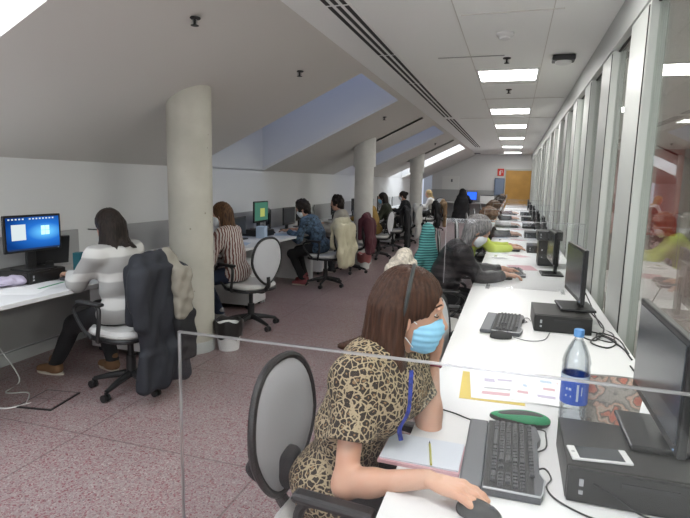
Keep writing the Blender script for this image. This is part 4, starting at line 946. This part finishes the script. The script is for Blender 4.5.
# --- further stations
monitor(.36, 5.12, T, PI+.05, 'third monitor with a broad black foot, facing the grey-haired woman', w=.46, hh=.28, tall=.12)
t_ = pc(.37, 5.78, T, 0, 'upright dark computer, lower of the stacked pair behind the third monitor', d=(.20, .30, .26)); 
pc(.37, 5.76, T+.26, 0, 'dark computer on top of the upright one behind the third monitor', d=(.24, .30, .09))
kbs = make_keyboard(False, False)
kbs.location = (.045, 5.02, T); kbs.rotation_euler = (0, 0, .1); kbs['label'] = 'keyboard under the hands of the grey-haired woman'
dup(ms1, (-.02, 4.68, T), 0, 'black mouse near the grey-haired woman')
sheet(.12, 5.42, T, .2, 'pale pink sheet lying past the keyboard of the grey-haired woman', .24, .30, 'pinkp', group=None)
sheet(-.10, 6.0, T, .5, 'white sheet between the grey-haired woman and the person in yellow-green', .21, .3, lines=[(0, 0, .7, .5, 'textgrey')])
for y, who in ((7.25, 'in front of the person in yellow-green'), (9.1, 'fourth along the far part of the right worktop'), (11.0, 'fifth along the far part of the right worktop'), (13.0, 'sixth along the far part of the right worktop'), (15.2, 'seventh along the far part of the right worktop')):
    monitor(.38, y, T, PI, 'dark monitor '+who, w=.46, hh=.29, tall=.12); pc(.35, y-.45, T, 0, 'flat dark computer '+who, d=(.32, .32, .09))
    dup(kbs, (.02, y-.35, T), .05, 'keyboard '+who)
    sheet(-.12, y-.75, T, .3+y, 'white printed sheet '+who, .21, .297, lines=[(0, .1, .8, .3, 'lightblue'), (0, -.25, .7, .2, 'textgrey')])
    sheet(.10, y-.95, T, .1*y, 'pinkish leaflet '+who, .15, .21, 'pinkp')

# --- the leopard-print woman
chair(-.455, 1.53, -.10, 'nearest chair with pale mesh back and black rim, under the leopard-print woman')
w1 = person('woman in leopard-print top and blue mask, cheek on hand, using the mouse', (-.49, 1.52, 0), 0, lean=.30, lat=.17, twist=-.25, R=(.325, -.235, .790), L=(.255, .275, .935),
            Rf=(1, -.20, -.08), Lf=(.0, -.12, 1), head=(.12, .14), hroll=.04, hs=1.07, armr=.86, cut=.58, top=('shirt', 'leopard', 'short'), legs=('trousers', 'black_cloth'), hair=('bob', 'hair_brown'), mask='maskblue',
            h=.0065, pole_r=(-.25, -.35, -1), pole_l=(.45, -.25, -1), curl=(.28, .8), Rn=(0, 0, -1), Rs=(0, 1, 0), Ln=(-.25, -1, .1), Ls=(-1, .2, 0), detail=True, bulk=1.0, feet=((.35, -.12, 0), (.35, .14, 0)))
Hc, hf_, hl_, hu_ = w1['Hc'], w1['f'], w1['l'], w1['u']
pts = [Hc-hf_*.010+(hl_*math.cos(a)*.0955+hu_*math.sin(a)*.111)+hu_*.030 for a in np.linspace(-.25, PI+.25, 22)]
MB().tube(pts, .0065, 6).build('hair_band', mat('dark_grey_hair_band', (.03, .035, .035), .5), w1['o'])
fwv, d2v, ltv = w1['fw'], w1['d2'], w1['lat']

from mathutils.bvhtree import BVHTree
sh_o = [c for c in kids(w1['o']) if c.name.startswith('shirt')][0]
bv = BVHTree.FromPolygons([v.co for v in sh_o.data.vertices], [list(p.vertices) for p in sh_o.data.polygons])
lp = []
for t in np.linspace(0, 1, 9):
    base = w1['N']*(1-t)+(w1['P']+d2v*.08)*t; dr = nrm(fwv*1.0-ltv*(.30+.35*math.sin(t*2.2)))
    hit = bv.ray_cast(Vector(base+dr*.6), Vector(-dr))
    if hit[0] is not None: lp.append(np.array(hit[0])+dr*.004)
def ribbon(pts, w, n, t=.0015):
    P = cat(pts, 6); vs = []
    for p in P: vs += [p-w-n*t, p+w-n*t, p+w+n*t, p-w+n*t]
    k = len(P); return MB().add(vs, [[4*i+a, 4*i+(a+1) % 4, 4*i+4+(a+1) % 4, 4*i+4+a] for i in range(k-1) for a in range(4)]+[[3, 2, 1, 0], [4*k-4, 4*k-3, 4*k-2, 4*k-1]], 0, False)
lp = lp[:4]+[lp[3]+V(.006, -.004, -.035)]
ribbon(lp, nrm(fwv*.45+ltv)*.0080, nrm(fwv-ltv*.5)).build('lanyard', M['lanyard'], w1['o'])
wl, el = w1['wL'], w1['elL']; ax_ = nrm(wl-el); u_ = nrm(np.cross(ax_, V(1, 0, 0))); v_ = np.cross(ax_, u_); c0 = wl-ax_*.02
MB().tube([c0+.030*(u_*math.cos(a)+v_*math.sin(a)) for a in np.linspace(0, 2*PI, 18)[:-1]], .006, 6, closed=True).build('bracelet', mat('dark_red_strap', (.22, .02, .05), .6), w1['o'])
v, f = iso([dell((0, 0, 0), (.10, .10, .07)), dell((.03, -.05, .05), (.08, .06, .06)), dcone((-.05, .02, .03), (-.02, -.02, .13), .05, .03)], .008, .04, disp=wrinkle(.008, 2, 40))
tag(iso_obj('folded_jacket', [(v, f)], M['black_cloth'], loc=(-.735, 1.60, .545)), 'crumpled black garment tucked behind the leopard-print woman on her seat', 'jacket')
# --- empty chair and the woman behind
chair(-.10, 2.72, -.12, 'empty pale chair between the leopard-print and the grey-haired woman')
jacket(-.52, 3.98, .1, 'cream fleece throw hung over the chair before the teal wrap', 'fur', zb=.45, w=.20, sleeves=False, name='fleece_throw', cat_='throw', zt=1.0, thick=.055)
chair(-.52, 3.98, .1, 'chair hidden under the cream fleece throw')
chair(-.60, 4.55, .0, 'chair of the grey-haired woman')
v, f = iso([dcone((-.03, -.0, 1.15), (-.16, -.15, .62), .022, .05), dcone((-.03, .0, 1.15), (.06, .10, .62), .022, .05), dcone((-.03, 0, 1.12), (-.03, 0, .62), .02, .05), dcone((-.16, -.15, .62), (.06, .10, .62), .05, .05)], .009, .10, disp=wrinkle(.006, 2, 30)); tag(iso_obj('striped_wrap', [(v, f)], M['teal'], loc=(-.66, 4.62, 0)), 'teal striped wrap peaking up behind the grey-haired woman', 'wrap')
person('grey-haired woman in dark quilted jacket leaning over her keyboard', (-.56, 4.55, 0), .12, lean=.36, R=(.54, .02, .79), L=(.56, .34, .79), head=(.1, .6), top=('jacket', 'puffer', 'long'), hair=('tied', 'hair_grey'), mask='maskwhite',
       bulk=1.12, sleeve_end=.9, curl=.5, Rf=(1, .2, -.1), Lf=(1, .0, -.1), pole_r=(-.2, -.4, -1), pole_l=(-.2, .4, -1), s=1.04)
person('person in yellow-green top and white mask, third along the right worktop', (-.56, 6.65, 0), .1, lean=.38, R=(.58, -.05, .79), L=(.58, .25, .79), head=(.2, .5), top=('shirt', 'hivis', 'long'), hair=('curly', 'hair_mid'), mask='maskwhite', h=.011,
       pole_r=(-.2, -.4, -1), pole_l=(-.2, .4, -1))
chair(-.62, 6.65, .1, 'chair of the person in yellow-green')
for i, (y, hm, tp, lb) in enumerate(((8.6, 'hair_mid', 'darkcloth', 'brown-haired person in dark top, behind the person in yellow-green'), (10.6, 'hair_dark', 'whitecloth', 'dark-haired person in white, far along the right worktop'), (12.6, 'hair_dark', 'darkcloth', 'dark-haired person near the far end of the right worktop'), (15.0, 'hair_mid', 'maroon', 'farthest person on the right, close to the wooden door'))):
    person(lb, (-.52, y, 0), 0, lean=.30, R=(.52, -.12, .79), L=(.52, .15, .79), head=(.1, .4), top=('shirt', tp, 'long'), hair=('short' if i % 2 else 'curly', hm), h=.014, hf=.009, pole_r=(-.2, -.4, -1), pole_l=(-.2, .4, -1), mask='maskwhite')
    chair(-.60, y, 0, ['chair of the brown-haired person in dark top', 'chair of the dark-haired person in white', 'chair of the dark-haired person near the far end', 'chair of the farthest person on the right'][i])

# ================================================================== LEFT SIDE
def desk(y0, y1, label, front=.42):
    yc = (y0+y1)/2; L = y1-y0-.01; t = empty('desk', (-3.38, yc, 0), 0, label, 'desk', 'white desks along the sloping-ceiling wall')
    MB().prism([(-.46, -L/2), (front, -L/2), (front+.02, 0), (front+.06, L/2), (-.46, L/2)], T-.03, T, bev=.002).build('desktop', M['desk'], t)
    MB().box((.03, L/2-.02, .355), (.86, .025, .70)).build('leg_panel', M['desk'], t); MB().box((.03, -L/2+.02, .355), (.86, .025, .70)).build('leg_panel', M['desk'], t)
    MB().box((-.40, 0, .42), (.018, L-.08, .56)).build('modesty_panel', M['under'], t)
    MB().box((-.435, -.04, T+.155), (.022, L-.34, .31), bev=.004).build('privacy_panel', M['deskgrey'], t)
desk(.20, 4.12, 'white desk with the lit blue monitor, before the concrete column', .40)
desk(4.25, 5.92, 'white desk of the woman in the striped blouse'); desk(5.93, 7.60, 'white desk with the green-lit screen')
desk(7.61, 9.30, 'white desk of the person in cream'); desk(9.9, 11.5, 'white desk of the person in mustard, behind the second column'); desk(11.51, 13.2, 'white desk of the person with long dark hair'); desk(13.21, 15.0, 'white desk of the person in black'); desk(15.4, 17.1, 'white desk of the fair-haired person'); desk(17.11, 18.9, 'last white desk on the left')

# station of woman 1
pc(-3.50, 3.10, T, PI/2, 'flat black computer under the lit blue monitor', d=(.33, .34, .09))
mL, zm = monitor(-3.42, 3.07, T+.09, -.10, 'lit monitor with a blue desktop picture, at the left edge', w=.46, hh=.275, scr='blueglow', tall=.14)
for (yy, zz, sy, sz, mm, nm) in ((-.12, zm+.012, .11, .115, 'iconw', 'open_window'), (0, zm-.115, .42, .012, 'taskbar', 'task_bar')):
    MB().box((.0148, yy, zz), (.0008, sy, sz)).build(nm, M[mm], mL)
mb = MB()
for k in range(14):
    if k != 5: mb.box((.0148, -.19+k*.027, zm+.108), (.0008, .013, .010))
mb.build('desktop_icons', M['iconw'], mL)
mb = MB()
for k in range(2):
    for j in range(2): mb.box((.0150, .075+j*.036, zm+.0+k*.036), (.0008, .033, .033))
mb.build('bright_window_panes', mat_emit('bright_pale_blue', (.45, .8, 1), 1.1), mL)
dup(kbs, (-3.18, 3.36, T), PI-.15, 'black keyboard in front of the woman in the banded jumper')
o = empty('scanner', (-3.60, 3.38, T), -.45, 'dark flat panel leaning behind the blue monitor', 'screen', None)
MB().box((0, 0, .19), (.02, .30, .24), rot=Matrix.Rotation(.25, 3, 'Y'), bev=.004).build('panel', M['bezel'], o); MB().box((-.02, 0, .05), (.04, .06, .10), bev=.006).build('neck', M['bezel'], o); MB().box((-.0, 0, .008), (.18, .22, .016), bev=.005).build('foot', M['bezel'], o); o.name = 'tilted_display'
o = empty('teal_carton', (-3.52, 3.60, T), .3, 'small teal box standing by the lit monitor', 'box'); MB().box((0, 0, .075), (.065, .075, .15), bev=.003).build('carton', M['tealbox'], o); MB().box((.0335, 0, .08), (.001, .045, .06)).build('printed_label', M['lightblue'], o); o.name = 'carton'
sheet(-3.26, 2.86, T, .4, 'white papers at the left end of the desk', .30, .42, lines=[(0, .2, .7, .2, 'textgrey')]); sheet(-3.22, 2.98, T+.002, .15, 'sheet with a green band on the desk papers', .21, .30, lines=[(.2, 0, .12, .9, 'greenp')])
v, f = iso([dell((0, 0, .035), (.07, .10, .035)), dell((.03, .07, .03), (.05, .05, .03))], .008, .03, disp=wrinkle(.006, 3, 60)); tag(iso_obj('plastic_bag', [(v, f)], M['lilac'], loc=(-3.42, 2.84, T+.004)), 'crumpled pale plastic bag on the desk at the left edge', 'bag')
chair(-2.60, 3.10, PI-.15, 'chair of the woman in the banded jumper, under the navy coat')
jacket(-2.60, 3.10, PI-.15, 'long navy coat hanging over the nearest left chair to the floor', 'navy', zb=.10, w=.20, name='coat', cat_='coat', zt=1.0, seed=1, thick=.05, front=.36, h=.009)
v, f = iso([dcone((-.27, -.10, 1.0), (-.33, -.12, .88), .055, .05), dbox((-.39, -.13, .74), (.012, .05, .16), .026), dcone((-.20, -.10, .98), (-.18, -.11, .78), .05, .04)], .009, .05, disp=wrinkle(.008, 5, 40))
tag(iso_obj('scarf', [(v, f)], M['beige'], loc=(-2.60, 3.10, 0), rz=PI-.15), 'beige scarf draped over the navy coat', 'scarf')
v, f = iso([dbox((-.38, -.15, .42), (.012, .06, .16), .03)], .01, .05, disp=wrinkle(.008, 6, 30)); tag(iso_obj('black_cardigan', [(v, f)], M['blackcoat'], loc=(-2.60, 3.10, 0), rz=PI-.15), 'black garment hanging below the beige scarf', 'jacket')
p1 = person('woman in grey and white banded jumper with dark hair, pen at her mouth', (-2.68, 3.14, 0), PI-.12, lean=.14, R=(.46, -.10, .80), L=(.46, .06, .80), Rf=(1, .2, 0), Lf=(1, -.3, 0), head=(.0, .12), top=('sweater', 'sweater', 'long'), legs=('trousers', 'black_cloth'), shoes='brown_shoe',
       hair=('bob', 'hair_dark'), bulk=1.12, pole_l=(.0, .5, -1), pole_r=(-.1, -.5, -1), curl=.5, feet=((.32, -.16, 0), (.64, .10, 0)), s=1.0)
o = empty('pen', (-2.88, 3.12, 1.155), PI, 'black pen held to the mouth of the woman in the banded jumper', 'pen'); MB().lathe([(.0045, -.07), (.0045, .07)], n=8, axis='X').build('barrel', M['black'], o); MB().lathe([(.0045, .07), (.001, .085)], n=8, axis='X').build('tip', M['silver'], o)
v, f = iso([dell((0, 0, .05), (.10, .14, .055)), dell((.02, .08, .04), (.08, .08, .045))], .009, .03, disp=wrinkle(.007, 4, 30)); tag(iso_obj('red_bag', [(v, f)], M['red'], loc=(-3.22, 4.02, T+.003)), 'dark red soft bag on the desk against the concrete column', 'bag')
o = empty('desk_telephone', (-3.42, 4.02, T), .4, 'small black desk phone beside the red bag', 'phone'); MB().box((0, 0, .035), (.16, .20, .06), bev=.012).build('base', M['black'], o); MB().tube(cat([(.05, -.08, .09), (.06, 0, .12), (.05, .08, .09)]), .018, 8).build('handset', M['black'], o); MB().tube([(.0, .08, .06), (.0, .09, .16)], .004, 6).build('aerial', M['black'], o)
pedestal(-3.22, 3.86, 0, 'white drawer unit tucked beside the concrete column')
# floor box and cables
o = empty('floor_box', (-2.97, 2.71, 0), .15, 'open floor box cover framed in black by the brown boots', 'floor box'); MB().box((0, 0, .004), (.26, .30, .008)).build('frame', M['black'], o); MB().box((0, 0, .007), (.235, .275, .006)).build('cover', M['floor'], o)
cable('floor_cable', [(-3.05, 2.60, .006), (-3.2, 2.75, .006), (-3.35, 2.70, .006), (-3.45, 2.9, .02), (-3.6, 2.85, .3)], 'pale cable snaking from the floor box', .005, 'alu'); cable('floor_cable', [(-3.03, 2.62, .008), (-3.12, 2.5, .006), (-3.3, 2.52, .006), (-3.5, 2.6, .02), (-3.62, 2.6, .3)], 'second pale cable running under the left desk', .005, 'white')
def bin_(x, y, label, liner='blackbag', r=.115):
    t = empty('waste_bin', (x, y, 0), 0, label, 'bin', 'white waste bins with liners'); MB().lathe([(r*.80, 0), (r*.98, .20), (r*.98, .24), (r*.9, .24), (r*.75, .01)], n=28).build('pail', M['white'], t)
    n = 36; vs = []; prof = [(r*1.03, .12), (r*1.09, .18), (r*1.14, .255), (r*1.10, .275), (r*.98, .265), (r*.85, .10), (r*.6, .06)]
    for (rr, z) in prof:
        for j in range(n): a = 2*PI*j/n; q = 1+.035*math.sin(7*a+z*40)+.02*math.sin(13*a); vs.append((rr*q*math.cos(a), rr*q*math.sin(a), z+.012*math.sin(5*a+1)))
    MB().add(vs, [[i*n+j, i*n+(j+1) % n, (i+1)*n+(j+1) % n, (i+1)*n+j] for i in range(len(prof)-1) for j in range(n)]).build('liner', M[liner], t)
M['blackbag'] = mat('black_bin_liner', (.02, .018, .018), .3); M['redbag'] = mat('pinkish_red_liner', (.35, .12, .12), .4)
bin_(-2.40, 4.16, 'white waste bin with black liner at the foot of the concrete column'); bin_(-2.47, 9.02, 'white bin with red contents below the maroon jacket', 'redbag'); bin_(-2.42, 15.9, 'small far white bin near the third column')

# woman 2
chair(-2.56, 4.90, PI-.32, 'chair with white back and black rim under the woman in striped blouse')
person('woman with long auburn hair and striped blouse typing by the column', (-2.70, 4.86, 0), PI+.1, lean=.22, R=(.42, -.12, .80), L=(.42, .14, .80), head=(.15, .15), top=('blouse', 'blouse', 'long'), legs=('jeans', 'jeans'), shoes='grey_shoe', hair=('long', 'hair_auburn'), mask='maskwhite', feet=((.25, -.12, 0), (.25, .12, 0)), pole_l=(-.4, .4, -1), pole_r=(-.4, -.4, -1))
monitor(-3.42, 4.98, T, .1, 'monitor partly hidden behind the concrete column', w=.44, hh=.28, scr='screenblue'); dup(kbs, (-3.22, 4.85, T), PI, 'keyboard of the woman in striped blouse')
pedestal(-3.16, 5.72, 0, 'white drawer unit beside the chair of the woman in striped blouse')
mG, zg = monitor(-3.42, 6.85, T+.09, .0, 'monitor lit green with a yellow window', w=.44, hh=.30, scr='greenscr', tall=.10); MB().box((.0148, .03, zg-.01), (.0008, .14, .12)).build('open_window', M['yelscr'], mG)
pc(-3.46, 6.85, T, PI/2, 'flat computer under the green-lit monitor', d=(.33, .34, .09)); monitor(-3.50, 7.30, T, .5, 'dark monitor turned away next to the green-lit one', w=.46, hh=.28, tall=.08)
monitor(-3.45, 6.25, T, .0, 'dark monitor between the striped blouse and the green-lit screen', w=.40, hh=.24, tall=.06)
o = empty('carton', (-3.28, 6.60, T), .2, 'pale blue box standing before the green-lit monitor', 'box'); MB().box((0, 0, .08), (.12, .16, .16), bev=.003).build('carton_body', M['lightblue'], o)
for i, (x, y, r_, mm, lb) in enumerate(((-3.2, 5.85, .3, 'lightblue', 'blue-tinted sheet behind the auburn-haired woman'), (-3.22, 6.15, -.2, 'paper', 'white sheet on the desk below the green-lit screen'), (-3.10, 6.5, .1, 'paper', 'white sheet near the corner of the green-lit screen desk'), (-3.2, 7.1, .4, 'lightblue', 'blue-tinted sheet beside the person in blue pattern'))):
    sheet(x, y, T+.001+.002*(i % 2), r_, lb, .21, .297, mm)
# woman 3 and 4 etc
LS = [(-2.62, 7.28, dict(lean=.42, top=('shirt', 'bluepat', 'long'), hair=('curly', 'hair_dark'), mask='maskwhite', head=(.2, .45), shoes='red_shoe'), 'person in blue patterned shirt bending to the desk', ('creamcoat', .32, 'cream coat over the chair behind the blue-patterned shirt')),
      (-2.62, 8.55, dict(lean=.25, top=('jumper', 'cream', 'long'), hair=('curly', 'hair_dark')), 'person in cream jumper with dark curly hair', ('maroon', .34, 'maroon jacket over the chair in front of the white column')),
      (-2.58, 10.35, dict(lean=.28, top=('jumper', 'mustard', 'long'), hair=('short', 'hair_dark')), 'person in mustard jumper half hidden by the white column', None),
      (-2.60, 11.75, dict(lean=.25, top=('jacket', 'olive', 'long'), hair=('long', 'hair_dark'), mask='maskblue'), 'person with very long dark hair and olive jacket', ('blackcoat', .08, 'long black coat reaching the floor behind the long-haired person')),
      (-2.62, 14.1, dict(lean=.25, top=('jumper', 'black_cloth', 'long'), hair=('bun', 'hair_dark'), mask='maskwhite'), 'person in black top with tied-up dark hair', ('whitecoat', .16, 'off-white coat hanging in front of the person in black top')),
      (-2.45, 17.3, dict(lean=.18, top=('blouse', 'whitecloth', 'long'), hair=('bob', 'hair_fair')), 'fair-haired person in white blouse near the far wall', ('browncoat', .14, 'tan coat on the chair of the fair-haired person'))]
for i, (x, y, kw, lb, coat) in enumerate(LS):
    ct = ['chair under the cream coat', 'chair under the maroon jacket', 'chair of the person in mustard jumper', 'chair under the long black coat', 'chair of the person in black top', 'chair under the tan coat'][i]
    chair(x+.04, y, PI+(.1 if i % 2 else -.1), ct)
    person(lb, (x-.04, y, 0), PI+(.1 if i % 2 else -.05), R=(.46, -.14, .80), L=(.46, .16, .80), h=.012, hf=.008, pole_l=(-.3, .4, -1), pole_r=(-.3, -.4, -1), feet=((.30, -.12, 0), (.22, .12, 0)), **{**dict(head=(.05, .15)), **kw})
    if coat:
        yy = y-.55 if i == 4 else y; 
        if i == 4: chair(x+.04, yy-.25, PI, 'chair under the off-white coat'); yy -= .25
        jacket(x+.04, yy, PI+(.1 if i % 2 else -.1) if i != 4 else PI, coat[2], coat[0], zb=coat[1], seed=i*1.3, name='coat', cat_='coat')
    if i not in (0,): monitor(-3.45, y-.1, T, 0, 'dark monitor in front of the '+lb.replace('person ', 'person '), w=.46, hh=.29, tall=.12)
monitor(-3.45, 7.92, T, .0, 'dark monitor between the blue-patterned and cream persons', w=.46, hh=.28, tall=.08)
jacket(-2.45, 15.9, PI, 'black coat on the chair before the fair-haired person', 'blackcoat', zb=.25, name='coat', cat_='coat'); chair(-2.45, 15.9, PI, 'chair under the black coat by the third column')
pedestal(-3.2, 8.25, 0, 'white drawer unit beneath the desk of the person in cream'); pedestal(-3.1, 13.0, 0, 'white drawer unit behind the long-haired person'); pedestal(-2.9, 19.6, 0, 'white drawer unit near the far wall')
# person at the far wall
person('person in a long black robe and veil at the far desk', (-1.95, 21.7, 0), PI/2-.2, lean=.2, R=(.52, -.14, .80), L=(.52, .16, .80), top=('robe', 'black_cloth', 'long'), hair=('tied', 'blackcoat'), h=.016, hf=.009, bulk=1.25)
v, f = iso([dcone((-.02, 0, .75), (-.10, 0, .15), .28, .36), dcone((.0, 0, 1.05), (-.08, 0, .7), .17, .27), dell((.0, 0, 1.20), (.12, .12, .15))], .02, .08, disp=wrinkle(.01, 2, 20)); tag(iso_obj('robe_cloth', [(v, f)], M['blackcoat'], loc=(-1.95, 21.65, 0), rz=PI/2-.2), 'black cloth of the long robe spread over the far chair', 'robe')
monitor(-1.66, 22.75, T, -PI/2-.1, 'small bright blue screen at the far wall', w=.42, hh=.36, scr='bluescr', tall=.10)
o = empty('copier', (-1.05, 22.85, T), 0, 'pale grey box-shaped device on the far desk', 'machine'); MB().box((0, 0, .15), (.55, .4, .30), bev=.02).build('body', M['white'], o); MB().box((0, 0, .32), (.50, .38, .03), bev=.01).build('lid', M['grey'], o)
chair(-2.75, 20.9, PI*.6, 'empty chair near the far wall beside the fair-haired person')

# ------------------------------------------------------------------ light, camera
w = bpy.data.worlds.new('world'); sc.world = w; w.use_nodes = True; w.node_tree.nodes['Background'].inputs[0].default_value = (.75, .82, 1, 1); w.node_tree.nodes['Background'].inputs[1].default_value = .6
for y in (1.5, 6, 11, 16):     # unseen area lamps added to brighten the view through the glass
    ld = bpy.data.lights.new('neighbour_fill', 'AREA'); ld.energy = 130; ld.shape = 'SQUARE'; ld.size = .6; ld.color = (1, .98, .94)
    lo = bpy.data.objects.new('neighbour_fill', ld); COL.objects.link(lo); lo.location = (3.0, y, ZC-.03)
F = 530.; yaw, pitch, roll = map(math.radians, (17.4, 8.45, 1.28))
f = V(-math.sin(yaw)*math.cos(pitch), math.cos(yaw)*math.cos(pitch), -math.sin(pitch)); r = V(math.cos(yaw), math.sin(yaw), 0); u = np.cross(r, f)
r2 = r*math.cos(roll)+u*math.sin(roll); u2 = -r*math.sin(roll)+u*math.cos(roll)
cd = bpy.data.cameras.new('camera'); cd.sensor_fit = 'HORIZONTAL'; cd.sensor_width = 36; cd.lens = F/690*36; cd.clip_start = .05
co = bpy.data.objects.new('camera', cd); COL.objects.link(co)
co.matrix_world = Matrix(((r2[0], u2[0], -f[0], 0), (r2[1], u2[1], -f[1], 0), (r2[2], u2[2], -f[2], 1.55), (0, 0, 0, 1)))
sc.camera = co
vs_ = sc.view_settings; vs_.view_transform = 'Standard'; vs_.look = 'None'; vs_.exposure = 0.55; vs_.gamma = 1; vs_.use_curve_mapping = False
